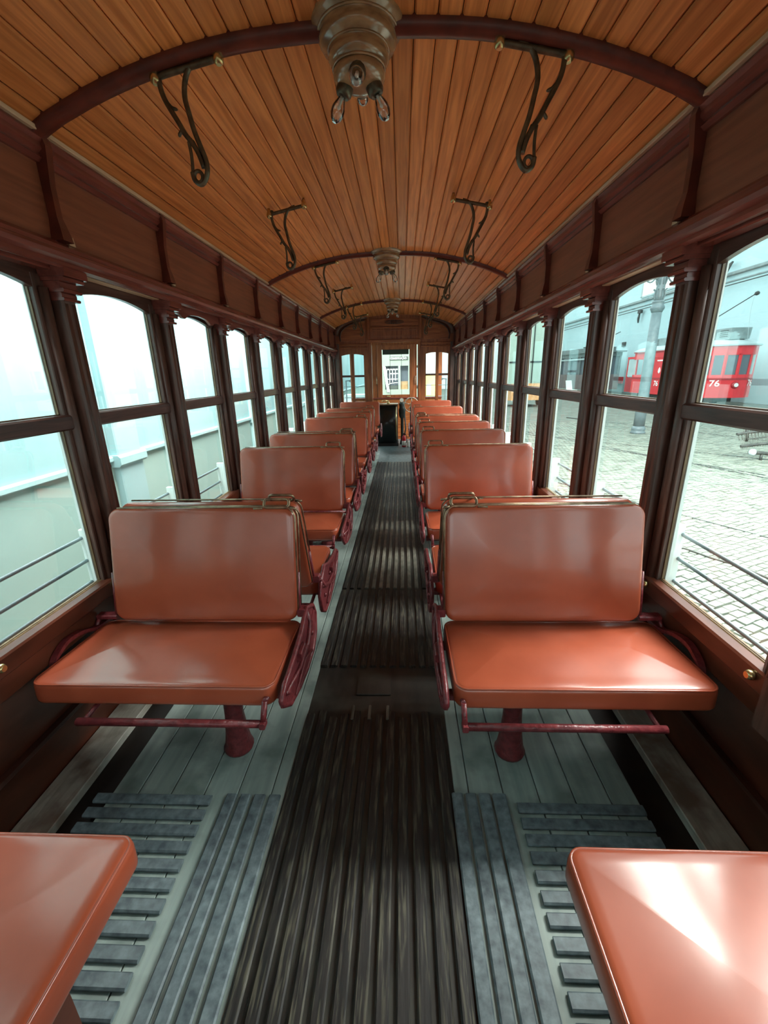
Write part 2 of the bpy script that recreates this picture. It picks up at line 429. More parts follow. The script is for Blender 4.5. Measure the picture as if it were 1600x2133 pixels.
# ------------------------------------------------------------------ side walls
def side_wall(s, name):
    X = lambda v: s * v
    w = MB()
    w.box(X(1.13), X(1.17), Y0, Y1 + 1.5, -1.62, -1.16)
    w.box(X(1.12), X(1.17), Y0, Y1, -1.16, -.85)
    wall = struct(w.build(name, M_['wallwood']))
    MB().prism([(X(1.095), -1.150), (X(1.095), -1.165), (X(1.115), -1.185), (X(1.135), -1.185), (X(1.135), -1.150)], 'y', Y0, Y1).build('skirt_moulding', M_['mahog_h'], wall)
    MB().bbox(X(1.075), X(1.14), Y0, Y1, -.915, -.832, .008).build('sill_board', M_['wallwood'], wall)
    MB().bbox(X(1.055), X(1.100), Y0, Y1, -.830, -.766, .006).build('sill_rail', M_['wallwood'], wall)
    MB().bbox(X(1.092), X(1.108), Y0, Y1, -.775, -.763, .003).build('sill_bead', M_['bead'], wall)
    # letterboard moulding, stepped
    prof = [(1.03, .362), (1.0, .356), (.985, .362), (.985, .372), (.968, .380), (.962, .392), (.968, .402), (.980, .408), (.980, .420), (1.0, .436), (1.062, .436), (1.062, .402), (1.03, .402)]
    MB().prism([(X(a), b) for a, b in prof], 'y', Y0, Y1).build('letterboard', M_['mould'], wall)
    # cornice
    prof = [(1.06, .655), (1.012, .657), (1.000, .668), (1.008, .680), (.994, .690), (.994, .705), (.985, .716), (.990, .726), (1.06, .726)]
    MB().prism([(X(a), b) for a, b in prof], 'y', Y0, Y1).build('cornice_moulding', M_['mould'], wall)
    MB().bbox(X(.976), X(1.02), Y0, Y1, .7265, .7400, .002).build('cornice_strip', M_['cream'], wall)
    MB().box(X(1.062), X(1.118), Y0, Y1, .402, .72).build('wall_frame', M_['mahog'], wall)
    # posts, ribs and frieze panels
    for n in POSTS:
        y = YP(n)
        o = MB().box(X(1.10), X(1.112), y - .088, y + .088, -.83, .405)
        o.bbox(X(1.036), X(1.10), y - .033, y + .033, -.905, .405, .006)
        po = o.build('post', M_['mahog'], wall)
        for d in (-1, 1):
            MB().tube([(X(1.078), y + d * .058, -.83), (X(1.078), y + d * .058, .30)], .017, 8).build('post_bead', M_['mahog'], po)
            MB().tube([(X(1.047), y + d * .016, -.75), (X(1.047), y + d * .016, .255)], .014, 6).build('post_bead', M_['mahog'], po)
        cp = MB()
        for (h0, h1, r, dd) in ((.262, .272, .014, .040), (.272, .288, .005, .036), (.288, .300, .022, .044), (.300, .322, .010, .040), (.322, .334, .034, .050), (.334, .404, .044, .056)):
            cp.bbox(X(1.036 - r), X(1.10), y - dd, y + dd, h0, h1, .003)
        cp.build('capital', M_['mould'], po)
        if s < 0: MB().tube([(X(1.070), y + .055, -.30), (X(1.058), y + .052, -.33), (X(1.070), y + .055, -.36)], .006, 6).build('window_stop', M_['mahog'], po)
        # thin wall rib with flared foot
        yr = 1.589 + P * n
        rb = MB(); prf = [(.440, .024, .040), (.475, .019, .034), (.510, .013, .026), (.60, .012, .026), (.66, .013, .034), (.70, .015, .040), (.735, .018, .030)]
        for (z0, w0, d0), (z1, w1, d1) in zip(prf, prf[1:]):
            a = [(X(1.02 - d0), yr - w0, z0), (X(1.02 - d0), yr + w0, z0), (X(1.03), yr + w0, z0), (X(1.03), yr - w0, z0)]
            b = [(X(1.02 - d1), yr - w1, z1), (X(1.02 - d1), yr + w1, z1), (X(1.03), yr + w1, z1), (X(1.03), yr - w1, z1)]
            rb.add(a + b, [(0, 1, 5, 4), (1, 2, 6, 5), (3, 0, 4, 7), (0, 3, 2, 1), (4, 5, 6, 7)], False)
        rb.build('wall_rib', M_['rib'], wall)
        MB().prism([(yr + .026, .438), (yr + .058, .438), (yr + .052, .466)], 'x', X(1.0), X(1.018)).build('corner_chip', M_['cream'], wall)
        if n < 9:
            MB().bbox(X(1.022), X(1.05), yr + .014, yr + P - .014, .437, .66, .003).build('frieze_panel', M_['frieze'], wall)
    MB().bbox(X(1.022), X(1.05), Y0, 1.589 + P * -5 - .014, .437, .66, .003).build('frieze_panel', M_['frieze'], wall)
    return wall
wall_left = side_wall(-1, 'wall_left')
wall_right = side_wall(1, 'wall_right')

# ------------------------------------------------------------------ windows
wcount = [0]
def side_window(s, n):
    wcount[0] += 1
    ya, yb = YP(n), YP(n + 1); X = lambda v: s * v
    w = struct(empty('window_%d' % wcount[0], (X(1.1), (ya + yb) / 2, -.2)))
    ox, oy, oz = w.location
    def B(m): m.v = [(a - ox, b - oy, c - oz) for a, b, c in m.v]; return m
    pa, pb = ya + .0905, yb - .0905
    fr = MB()
    fr.bbox(X(1.082), X(1.112), ya + .050, pa, -.83, .34, .003)
    fr.bbox(X(1.082), X(1.112), pb, yb - .050, -.83, .34, .003)
    B(fr).build_each('sash_stile', M_['mahog'], w)
    # arched head
    hd = MB(); K = 14
    for i in range(K):
        t0, t1 = i / K, (i + 1) / K; y0 = pa + (pb - pa) * t0; y1 = pa + (pb - pa) * t1
        z0 = .297 + .032 * (1 - (2 * t0 - 1) ** 2); z1 = .297 + .032 * (1 - (2 * t1 - 1) ** 2)
        hd.prism([(y0, z0), (y1, z1), (y1, .405), (y0, .405)], 'x', X(1.084), X(1.104))
    hd.box(X(1.084), X(1.104), ya + .033, pa, .297, .405); hd.box(X(1.084), X(1.104), pb, yb - .033, .297, .405)
    B(hd).build('arched_head', M_['mahog_h'], w)
    B(MB().bbox(X(1.07), X(1.118), ya + .04, yb - .04, -.169, -.116, .006)).build('middle_rail', M_['mahog_h'], w)
    gb = MB()
    for (z0, z1) in ((-.116, .297), (-.765, -.169)):
        gb.box(X(1.099), X(1.106), pb - .004, pb, z0, z1); gb.box(X(1.099), X(1.106), pa, pa + .004, z0, z1)
        gb.box(X(1.099), X(1.106), pa, pb, z0, z0 + .004)
    B(gb).build_each('glazing_bead', M_['bead'], w)
    B(MB().box(X(1.100), X(1.101), pa, pb, -.115, .328)).build('glass_pane', M_['glass'], w)
    B(MB().box(X(1.104), X(1.105), pa, pb, -.768, -.168)).build('glass_pane', M_['glass'], w)
    ex = MB()
    d1, d2 = (.012, .005) if s > 0 else (.010, .004)
    for (q0, q1, dd, z0, z1) in ((pb - .003, yb, d1, -.80, -.14), (ya, pa + .003, d1, -.80, -.14), (pb - .002, yb, d2, -.14, .36), (ya, pa, d2, -.14, .36)):
        B(MB().box(X(1.113), X(1.113 + dd), q0, q1, z0, z1)).build('outer_frame', M_['exttrim'], w)
    # valance or blind box under the letterboard
    if (s < 0 and n >= 1) or (s > 0 and n >= 3):
        v = MB(); K = 24; yy0, yy1 = ya + .055, yb - .055
        def low(t):
            u = min(t, 1 - t)
            if u < .12: return .322
            if u < .20: return .322 - .020 * math.sin((u - .12) / .08 * PI / 2)
            if u < .30: return .302 + .026 * (u - .20) / .10
            return .328 + .008 * math.sin((u - .3) / .2 * PI / 2)
        for i in range(K):
            t0, t1 = i / K, (i + 1) / K
            v.prism([(yy0 + (yy1 - yy0) * t0, low(t0)), (yy0 + (yy1 - yy0) * t1, low(t1)), (yy0 + (yy1 - yy0) * t1, .390), (yy0 + (yy1 - yy0) * t0, .390)], 'x', X(1.040), X(1.056))
        B(v).build('valance', M_['mould'], w)
    elif n != -1:
        B(MB().bbox(X(1.045), X(1.080), ya + .05, yb - .05, .363, .376, .002)).build('blind_box', M_['cream'], w)
    else:
        B(MB().bbox(X(1.035), X(1.080), ya + .05, yb - .05, .352, .385, .004)).build('blind_box', M_['mould'], w)
    if n == -1:
        for q in (ya + .082, yb - .082):
            B(MB().lathe([(.006, 0), (.014, .002), (.014, .01), (.009, .018)], 10, (X(1.055), q, -.79), (-s, 0, 0))).build('brass_catch', M_['brassy'], w)
for s in (-1, 1):
    for n in range(-5, 9): side_window(s, n)

# three steel guard rods outside the windows of each side
for s, nm in ((-1, 'left'), (1, 'right')):
    g = empty('guard_rail', (s * 1.2, 2.7, -.72))
    for z in (-.615, -.715, -.812):
        MB().tube([(0, Y0 - 2.7, z + .72), (0, Y1 - 2.7, z + .72)], .0075, 6).build('rod', M_['ironblue'], g)
    m = MB()
    for n in POSTS: m.box(-s * .045, 0.006 * s, YP(n) - 2.7 - .012, YP(n) - 2.7 + .012, -.13, .14)
    m.build_each('bracket', M_['exttrim'], g)
    tag(g, 'three thin grey guard rods running outside the lower panes of the %s windows' % nm, 'guard rail')

# ------------------------------------------------------------------ front bulkhead
bh = MB(); YB, YT = 7.85, 7.89
ap = arc_pts(24, .012)
for (xa, za), (xb, zb) in zip(ap, ap[1:]): bh.prism([(xa, .52), (xb, .52), (xb, zb), (xa, za)], 'y', YB, YT)
for s in (-1, 1):
    bh.box(s * .41, s * .535, YB, YT, FZ, .52); bh.box(s * .92, s * 1.16, YB, YT, FZ, .52)
    bh.box(s * .535, s * .92, YB, YT, .335, .52); bh.box(s * .535, s * .92, YB, YT, FZ, -.50)
    bh.box(s * 1.0, s * 1.17, YB, YT, .52, .73)
wall_front = struct(bh.build('wall_front', M_['bulk']))
MB().bbox(-.44, .44, YB - .035, YB, .508, .560, .008).build('lintel_moulding', M_['bulkh'], wall_front)
for s in (-1, 1):
    MB().bbox(s * .395, s * .44, YB - .03, YT, -1.34, .51, .008).build('door_jamb', M_['bulk'], wall_front)
    MB().bbox(s * .46, s * 1.0, YB - .02, YB, .47, .50, .006).build('panel_moulding', M_['bulkh'], wall_front)
    MB().bbox(s * .46, s * 1.0, YB - .02, YB, .425, .448, .006).build('panel_moulding', M_['bulkh'], wall_front)
    MB().bbox(s * .95, s * 1.05, YB - .05, YB, -1.3, .50, .01).build('corner_post', M_['mahog'], wall_front)
    # spandrel panel following the roof
    pts = [(s * .50, .545), (s * .93, .545), (s * .90, .70), (s * .80, .775), (s * .65, .83), (s * .50, .862)]
    MB().prism(pts, 'y', YB - .012, YB).build('spandrel_panel', M_['bulkh'], wall_front)
    m = MB()
    cur = [(.92, .545), (.93, .62), (.905, .70), (.85, .755), (.76, .80), (.64, .838), (.50, .872)]
    m.tube([(s * a, YB - .015, b) for a, b in cur], .014, 6); m.build('arched_moulding', M_['mahog'], wall_front)
    m = MB(); m.tube([(s * a, YB - .10, b + .03) for a, b in [(.985, .60), (.965, .69), (.90, .76), (.80, .81), (.66, .85), (.46, .892)]], .045, 8)
    m.build('roof_cove', M_['mahog'], wall_front)
    MB().bbox(s * .42, s * .465, YB - .025, YB, .56, .915, .006).build('bulkhead_stile', M_['bulk'], wall_front)
m = MB()
for (x0, x1) in ((-.385, .19), (.215, .385)):
    for a in ((x0, x1, .605, .615), (x0, x1, .700, .710), (x0, x0 + .01, .615, .70), (x1 - .01, x1, .615, .70)): m.box(a[0], a[1], YB - .012, YB, a[2], a[3])
m.build_each('panel_frame', M_['bulkh'], wall_front)
MB().bbox(-.40, .40, YB - .02, YB, .735, .755, .005).build('panel_moulding', M_['bulkh'], wall_front)
MB().bbox(-.40, .40, YB - .014, YB, .77, .885, .004).build('carved_panel', M_['bulkh'], wall_front)
m = MB()
for k in range(5):
    m.tube([(.16 * math.cos(t * PI / 12) * (1 - k * .17), YB - .018, .828 + .032 * math.sin(t * PI / 12) * (1 - k * .17)) for t in range(24)], .004, 5, closed=True)
m.build('carved_ornament', M_['mahog'], wall_front)
for s in (-1, 1):
    wcount[0] += 1
    w = struct(empty('window_%d' % wcount[0], (s * .7275, YB, -.08)))
    def B(m): m.v = [(a - s * .7275, b - YB, c + .08) for a, b, c in m.v]; return m
    xa, xb = .535, .92
    B(MB().bbox(s * .705, s * .757, YB - .012, YT, -.50, .335, .006)).build('mullion', M_['bulk'], w)
    B(MB().bbox(s * xa, s * xb, YB - .006, YT, -.045, -.010, .004)).build('cross_rail', M_['mahog_h'], w)
    m = MB(); K = 10
    for i in range(K):
        t0, t1 = i / K, (i + 1) / K; f = lambda t: .312 + .026 * (1 - (2 * t - 1) ** 2)
        m.prism([(s * (xa + (xb - xa) * t0), f(t0)), (s * (xa + (xb - xa) * t1), f(t1)), (s * (xa + (xb - xa) * t1), .34), (s * (xa + (xb - xa) * t0), .34)], 'y', YB - .004, YT)
    B(m).build('arched_head', M_['bulk'], w)
    for (x0, x1) in ((xa, .705), (.757, xb)):
        for (z0, z1) in ((-.50, -.045), (-.010, .335)):
            B(MB().box(s * x0, s * x1, YB + .018, YB + .019, z0, z1)).build('glass_pane', M_['glass'], w)
bk = MB()
for (xa, za), (xb, zb) in zip(ap, ap[1:]): bk.prism([(xa, .36), (xb, .36), (xb, zb), (xa, za)], 'y', Y0 - .04, Y0)
bk.box(-1.16, 1.16, Y0 - .04, Y0, FZ, -.50)
for a, b in ((-1.16, -.92), (-.535, -.41), (.41, .535), (.92, 1.16)): bk.box(a, b, Y0 - .04, Y0, -.50, .36)
struct(bk.build('wall_back', M_['bulk']))
# trims where the long moulding dies into the corner
# ------------------------------------------------------------------ driver's platform
fw = MB(); YV = 9.35
fw.box(-.95, .95, YV, YV + .05, FZ, -.50)
fw.box(-.95, .95, YV, YV + .05, .56, .95)
fw.box(-.49, -.385, YV, YV + .05, -.50, .56); fw.box(.380, .430, YV, YV + .05, -.50, .56)
for s in (-1, 1): fw.box(s * .88, s * .95, YV, YV + .05, -.50, .56)
wall_cab = struct(fw.build('wall_cab', M_['bulk']))
MB().bbox(-.95, .95, YV - .03, YV, -.50, -.475, .006).build('cab_sill', M_['mould'], wall_cab)
MB().box(-.40, .40, YV - .012, YV, -1.30, -.52).build('dash_panel', M_['bulkh'], wall_cab)
wcount[0] += 1
w = struct(empty('window_%d' % wcount[0], (0, YV, 0)))
m = MB()
m.bbox(-.385, -.285, -.02, .04, -.475, .56, .01); m.bbox(.280, .385, -.02, .04, -.475, .56, .01)
m.box(-.285, .28, -.015, .04, -.475, -.42); m.box(-.285, .28, -.015, .04, .47, .56)
m.build_each('windscreen_frame', M_['bulk'], w)
MB().bbox(-.27, .265, -.01, .02, .375, .475, .01).build('roller_blind', M_['blind'], w)
MB().box(-.285, .28, .02, .021, -.42, .47).build('glass_pane', M_['glass'], w)
for x in (-.12, .115): MB().tube([(x, .03, -.42), (x, .03, .39)], .0035, 5).build('wiper_rod', M_['blackm'], w)
MB().tube([(-.20, -.025, -.455), (-.12, -.03, -.45)], .008, 6).build('sash_latch', M_['brassy'], w)
for s in (-1, 1):
    MB().box(-.49 if s < 0 else .43, s * .88, YV + .02, YV + .021, -.50, .56).build('glass_pane', M_['glass'], w).location = (0, -YV, 0)
    hb = MB().tube([(s * .405, YV - .02, -.22), (s * .40, YV - .045, -.19), (s * .40, YV - .045, -.08), (s * .405, YV - .02, -.05)], .010, 6)
    hb.build('grab_handle', M_['brass'], wall_cab)
# platform gates at both sides
for s, nm in ((-1, 'left'), (1, 'right')):
    g = empty('platform_gate', (s * .78, 8.95, FZ))
    MB().tube([(s * .22, 0, 0), (s * .22, 0, 1.235)], .014, 6).build('gate_post', M_['ironblue'], g)
    m = MB(); m.tube([(s * .23, 0, 1.235), (s * .15, 0, 1.235)], .010, 6); m.prism([(s * .15, 1.245), (s * .125, 1.26), (s * .13, 1.20), (s * .15, 1.215)], 'y', -.012, .012)
    m.build('latch_hook', M_['ironblue'], g)
    MB().tube([(-s * .25, 0, 0), (-s * .25, 0, 1.15)], .012, 6).build('gate_post', M_['ironblue'], g)
    for z in (.906, 1.118): MB().tube([(-s * .25, 0, z), (s * .26, 0, z)], .007, 6).build('gate_bar', M_['ironblue'], g)
    tag(g, 'grey iron gate bars beside the driver platform, %s side, behind the bulkhead window' % nm, 'gate')

# ------------------------------------------------------------------ controller, handwheel, gauge, extinguisher
c = empty('controller_cabinet', (-.145, 8.50, FZ))
tag(c, 'tall black driver controller cabinet with brass edge at the end of the aisle', 'cabinet')
m = MB(); m.prism([(-.215, 0), (-.205, -.08), (-.15, -.10), (.12, -.10), (.165, -.07), (.18, 0), (.18, .22), (-.215, .22)], 'z', .02, .78, True); m.build('body', M_['black'], c)
MB().box(-.225, .19, -.105, .22, 0, .055).build('plinth', M_['blackm'], c)
MB().bbox(-.225, .19, -.108, .23, .78, .802, .004).build('top_plate', M_['brass'], c)
MB().tube([(.150, -.088, .12), (.150, -.088, .78)], .010, 8).build('edge_strip', M_['brassy'], c)
MB().tube([(-.21, -.075, .10), (-.21, -.075, .78)], .006, 6).build('edge_strip', M_['bronze'], c)
m = MB(); m.lathe([(.03, 0), (.03, .02), (.015, .03), (.012, .06)], 12, (.0, .02, .802)); m.tube([(.0, .02, .85), (-.06, 0, .858), (-.12, -.02, .85)], .012, 8)
m.build('control_handle', M_['brassy'], c)
h = empty('brake_handwheel', (.30, 8.50, FZ))
tag(h, 'spoked metal brake handwheel on a dark column right of the black cabinet', 'handwheel')
m = MB(); R = .135
m.tube([(R * math.cos(t * PI / 12), -.04 + .25 * R * math.cos(t * PI / 12), .775 + R * math.sin(t * PI / 12)) for t in range(24)], .010, 6, closed=True); m.build('rim', M_['wheelm'], h)
for k in range(5):
    a = k * 2 * PI / 5 + .3
    MB().tube([(0, -.04, .775), (R * math.cos(a), -.04 + .25 * R * math.cos(a), .775 + R * math.sin(a))], .008, 5).build('spoke', M_['wheelm'], h)
MB().lathe([(.035, -.02), (.035, .03), (.02, .05)], 12, (0, -.05, .775), (0, 1, 0)).build('hub', M_['brassy'], h)
MB().tube([(0, .0, .0), (0, .0, .78)], .03, 10).build('column', M_['blackm'], h)
h2 = empty('air_brake_valve', (.12, 8.62, FZ))
tag(h2, 'dark brake valve column topped by a round white pressure gauge', 'valve')
m = MB(); m.lathe([(.05, 0), (.045, .05), (.03, .1), (.03, .5), (.06, .56), (.07, .66), (.05, .72), (.06, .78), (.03, .84)], 14, (0, 0, 0)); m.build('valve_body', M_['irondk'], h2)
g_ = MB().lathe([(.042, 0), (.042, .03)], 18, (-.005, -.06, .862), (0, -1, 0)).build('gauge_case', M_['brassy'], h2)
MB().lathe([(.036, 0), (.036, .003)], 18, (-.005, -.091, .862), (0, -1, 0)).build('gauge_face', M_['white'], g_)
MB().tube([(-.005, -.05, .84), (0, -.02, .80)], .012, 6).build('gauge_pipe', M_['brass'], h2)
MB().tube([(.03, .02, .1), (.07, .05, .3), (.05, .05, .6)], .015, 6).build('hose', M_['blackm'], h2)
e = empty('fire_extinguisher', (.150, 8.28, FZ))
tag(e, 'small red fire extinguisher with a white label standing at the aisle end', 'fire extinguisher')
MB().lathe([(.035, 0), (.04, .01), (.04, .17), (.03, .20), (.012, .215), (.012, .235)], 16).build('cylinder', M_['redbox'], e)
MB().lathe([(.0405, .03), (.0405, .12)], 16).build('paper_label', M_['white'], e)
m = MB(); m.box(-.02, .03, -.008, .008, .235, .262); m.tube([(.03, 0, .25), (.055, 0, .20), (.05, 0, .08)], .007, 6); m.build('valve_head', M_['blackm'], e)
w_ = empty('white_box', (.232, 8.26, FZ)); tag(w_, 'small white container on the floor touching the red fire extinguisher', 'container')
m = MB(); m.pad(.025, .025, .12, .02, .008, .0, .0, Matrix.Translation((0, 0, .062))); m.build('body', M_['white'], w_)
MB().lathe([(.010, .118), (.010, .14)], 10).build('cap', M_['redbox'], w_)

# ------------------------------------------------------------------ seats
def RX(a): return Matrix.Rotation(a, 4, 'X')
def make_seat(mirror, bottom=.155, top=.265, plain=False):
    "double seat; local origin at the pedestal's foot, sitter looks towards -y, aisle at -x (or +x when mirrored)"
    t = empty('tram_seat')
    def put(m, name, mt, par=t):
        if mirror: m.mirror_x()
        return m.build(name, mt, par)
    H = -FZ                                # height of the camera plane over the floor
    zc = lambda z: z - FZ
    m = MB(); m.pad(.387, .200, .076, .040, .017, .030, 0, Matrix.Translation((.148, -.018, zc(-.936))) @ RX(math.radians(-2.5)))
    cu = put(m, 'seat_cushion', M_['leather'])
    m = MB(); R = Matrix.Translation((.148, -.018, zc(-.936))) @ RX(math.radians(-2.5))
    def rr(a, b, cr, z, n=5):
        o = []
        for cx, cy, t0 in ((a - cr, b - cr, 0), (-a + cr, b - cr, PI / 2), (-a + cr, -b + cr, PI), (a - cr, -b + cr, 3 * PI / 2)):
            for k in range(n + 1): o.append(Vector((cx + cr * math.cos(t0 + PI / 2 * k / n), cy + cr * math.sin(t0 + PI / 2 * k / n), z)))
        return o
    m.tube([R @ p for p in rr(.3825, .1955, .036, .0335)], .0035, 6, closed=True); put(m, 'seam', M_['leather'], cu)
    # backrest
    z0, z1 = zc(-.886), zc(-.460); cy, cz = (bottom + top) / 2, (z0 + z1) / 2
    ln = math.hypot(top - bottom, z1 - z0); ang = math.atan2(top - bottom, z1 - z0)
    # pad built in x (width) / y (height) then stood up, crown facing the sitter (-y)
    BM = Matrix.Translation((.118, cy, cz)) @ RX(-ang) @ RX(PI / 2)
    m = MB(); m.pad(.355, ln / 2, .048, .045, .018, .012, .004, BM, n=6)
    bk = put(m, 'backrest', M_['leather'])
    if not plain:
        m = MB()
        for dz in (.022, -.022):
            a, b = .357, ln / 2 + .001; cr = .046; pts = []
            # aisle side edge, aisle corner, top edge
            pts.append(Vector((-a, -b + .05, dz)))
            pts.append(Vector((-a, b - cr, dz)))
            for k in range(1, 6): pts.append(Vector((-a + cr - cr * math.cos(PI / 2 * k / 6), b - cr + cr * math.sin(PI / 2 * k / 6), dz)))
            pts.append(Vector((-a + cr, b, dz))); pts.append(Vector((a - cr, b, dz)))
            m.tube([BM @ p for p in pts], .0034, 6)
        put(m, 'edge_binding', M_['brass'], bk)
        hx = -.358 + .070
        HM = BM @ Matrix.Translation((hx, ln / 2 + .013, .014)) @ RX(-.35)
        pts = [p for p in rr(.046, .0165, .013, 0)]
        m = MB(); m.tube([HM @ p for p in pts], .0055, 6, closed=True)
        m.tube([HM @ Vector((-.05, -.018, 0)), HM @ Vector((-.075, -.020, -.002))], .0045, 6)
        m.tube([HM @ Vector((.05, -.018, 0)), HM @ Vector((.085, -.020, -.002))], .0045, 6)
        put(m, 'grab_handle', M_['brass'], bk)
    # side castings: leaf shaped plates with a raised rim, one at the aisle, one at the wall
    leaf = [(.154, -.838), (.250, -.880), (.282, -.930), (.262, -1.010), (.195, -1.052), (.090, -1.058), (-.040, -1.040), (-.150, -1.010), (-.225, -.950), (-.232, -.928), (-.190, -.905), (-.100, -.900), (.040, -.880)]
    ow = .545
    arc = [(.24, -.905), (.155, -.900), (.105, -.893), (.044, -.867), (-.022, -.858), (-.066, -.872), (-.098, -.897), (-.125, -.960)]
    m = MB(); cr_ = [Vector((0, a, zc(b))) for a, b in arc]; cr_ = smooth_path(cr_, 3)
    for i in range(len(cr_) - 1):
        (_, a, b), (_, c, d) = cr_[i], cr_[i + 1]
        m.add([(ow - .011, a, b), (ow + .011, a, b), (ow + .011, c, d), (ow - .011, c, d), (ow - .011, a, b - .014), (ow + .011, a, b - .014), (ow + .011, c, d - .014), (ow - .011, c, d - .014)],
              [(0, 1, 2, 3), (7, 6, 5, 4), (0, 3, 7, 4), (1, 5, 6, 2), (0, 4, 5, 1), (3, 2, 6, 7)], False)
    m.prism([(-.125, zc(-.95)), (-.125, zc(-.99)), (.24, zc(-.99)), (.24, zc(-.905)), (.20, zc(-.95))], 'x', ow - .006, ow + .006)
    put(m, 'wall_side_strap', M_['redpaint'])
    m = MB(); m.bbox(.470, ow + .004, bottom - .016, bottom + .020, zc(-.880), zc(-.862), .004)
    m.tube([(ow, bottom, zc(-.87)), (ow + .006, bottom - .02, zc(-.90)), (ow + .004, .12, zc(-.945))], .008, 6)
    m.tube([(.474, bottom, zc(-.86)), (.474, bottom + (top - bottom) * .35, zc(-.70))], .008, 6)
    put(m, 'back_arm', M_['redpaint'])
    for xo, sg in ((-.262, -1),):
        m = MB(); P2 = [(a, zc(b)) for a, b in leaf]
        m.prism(P2, 'x', xo - .006, xo + .006)
        m.tube([(xo + sg * .004, a, b) for a, b in P2], .009, 6, closed=True)
        m.tube([(xo + sg * .008, -.20, zc(-.93)), (xo + sg * .012, -.03, zc(-.965)), (xo + sg * .010, .14, zc(-.95)), (xo + sg * .008, .24, zc(-.90))], .007, 6)
        m.tube([(xo + sg * .008, -.10, zc(-1.02)), (xo + sg * .012, .05, zc(-.985)), (xo + sg * .010, .16, zc(-1.03))], .006, 6)
        cs = put(m, 'side_casting', M_['redpaint'])
        m = MB()
        for (a, b) in ((-.17, -.945), (0, -1.0), (.19, -.97), (.05, -.925)): m.lathe([(.010, 0), (.010, .006), (.005, .010)], 8, (xo + sg * .006, a, zc(b)), (sg, 0, 0))
        m.bbox(xo + sg * .006, xo + sg * .022, -.035, .030, zc(-.935), zc(-.905), .003)
        if mirror: m.mirror_x()
        m.build_each('bolt', M_['redpaint'], cs)
        xb = -.238 if sg < 0 else .474
        m = MB(); yb_ = bottom
        m.bbox(min(xo, xb) - .004, max(xo, xb) + .004, yb_ - .016, yb_ + .020, zc(-.865), zc(-.835), .004)
        m.tube([(xo, yb_, zc(-.85)), (xo + sg * .012, (yb_ + .12) / 2 + .03, zc(-.905)), (xo + sg * .012, .10, zc(-.955)), (xo, -.02, zc(-.985))], .010, 6)
        bx = xb
        m.tube([(bx, bottom, zc(-.86)), (bx, bottom + (top - bottom) * .35, zc(-.70))], .008, 6)
        if mirror: m.mirror_x()
        for q in m.split(.02): q.build('back_arm', M_['redpaint'], t)
    m = MB()
    for y in (-.13, .13): m.bbox(-.245, .525, y - .016, y + .016, zc(-.998), zc(-.972), .004)
    for x in (-.19, .0, .46): m.bbox(x - .014, x + .014, -.14, .14, zc(-.990), zc(-.970), .004)
    put(m, 'seat_frame', M_['redpaint'])
    m = MB(); m.lathe([(.052, 0), (.056, .012), (.050, .024), (.046, .045), (.040, .09), (.034, .16), (.032, .28), (.040, .335), (.075, .358)], 18)
    pd = put(m, 'pedestal', M_['redpaint'])
    m = MB(); m.tube([(-.205, -.262, zc(-.985)), (.36, -.262, zc(-.985))], .0115, 8)
    m.bbox(-.222, -.204, -.275, -.250, zc(-.995), zc(-.975), .003)
    m.tube([(-.213, -.262, zc(-.985)), (-.216, -.235, zc(-.925))], .009, 6); m.tube([(-.216, -.235, zc(-.925)), (-.216, -.12, zc(-.975))], .008, 6)
    m.tube([(.34, -.262, zc(-.985)), (.34, -.12, zc(-.975))], .008, 6)
    m.tube([(-.213, .262, zc(-.985)), (.47, .262, zc(-.985))], .0115, 8)
    m.tube([(-.216, .262, zc(-.985)), (-.216, .12, zc(-.975))], .008, 6); m.tube([(.40, .262, zc(-.985)), (.40, .12, zc(-.975))], .008, 6)
    if mirror: m.mirror_x()
    for q in m.split(.02): q.build('foot_rail', M_['redpaint'], t)
    return t
def copy_tree(o, parent=None):
    c = o.copy(); C.objects.link(c)
    if parent is not None: c.parent = parent
    for ch in list(o.children): copy_tree(ch, c)
    return c
protos = {}
def seat(side, k, away=False, dy=0.0, plain=False, tent=False, label=''):
    # geometry handedness: facing camera on the right = plain, on the left = mirrored; turned round = the other one
    mirror = (side < 0) != away
    key = (mirror, away, plain)
    if key not in protos:
        if away: protos[key] = t = make_seat(mirror, .255, .400, plain)
        else: protos[key] = t = make_seat(mirror, .150, .236, plain)
    else: t = copy_tree(protos[key])
    t.location = (side * .510 + (-.004 if side < 0 else .0), 1.268 + P * k + dy, FZ)
    t.rotation_euler = (0, 0, PI if away else 0)
    tag(t, label, 'seat', 'double tram seats along the aisle')
    return t
seat(1, 0, label='front right orange leather double seat, nearest whole one beside the right windows')
seat(1, 1, True, label='right leather seat turned away, its back against the back of the nearest right seat')
seat(1, 2, label='orange leather double seat, second backrest visible on the right side of the aisle')
seat(1, 3, dy=.10, label='orange leather double seat, third backrest visible on the right side of the aisle')
seat(1, 4, dy=.05, label='orange leather double seat, fourth backrest visible on the right side of the aisle')
seat(1, 5, label='orange leather double seat, fifth backrest visible on the right side of the aisle')
seat(1, 6, True, dy=.03, label='right leather seat turned away, just before the next to last right backrest')
seat(1, 7, label='orange leather double seat, next to last backrest on the right side')
seat(-1, 0, label='front left orange leather double seat, nearest whole one beside the left windows')
seat(-1, 1, True, label='left leather seat turned away, its back against the back of the nearest left seat')
seat(-1, 2, label='orange leather double seat, second backrest visible on the left side of the aisle')
seat(-1, 3, label='orange leather double seat, third backrest visible on the left side, showing its cushion')
seat(-1, 4, True, label='left leather seat turned away, back to back with the third visible left backrest')
seat(-1, 5, label='orange leather double seat, fourth backrest visible on the left side of the aisle')
seat(-1, 6, label='orange leather double seat, fifth backrest visible on the left side of the aisle')
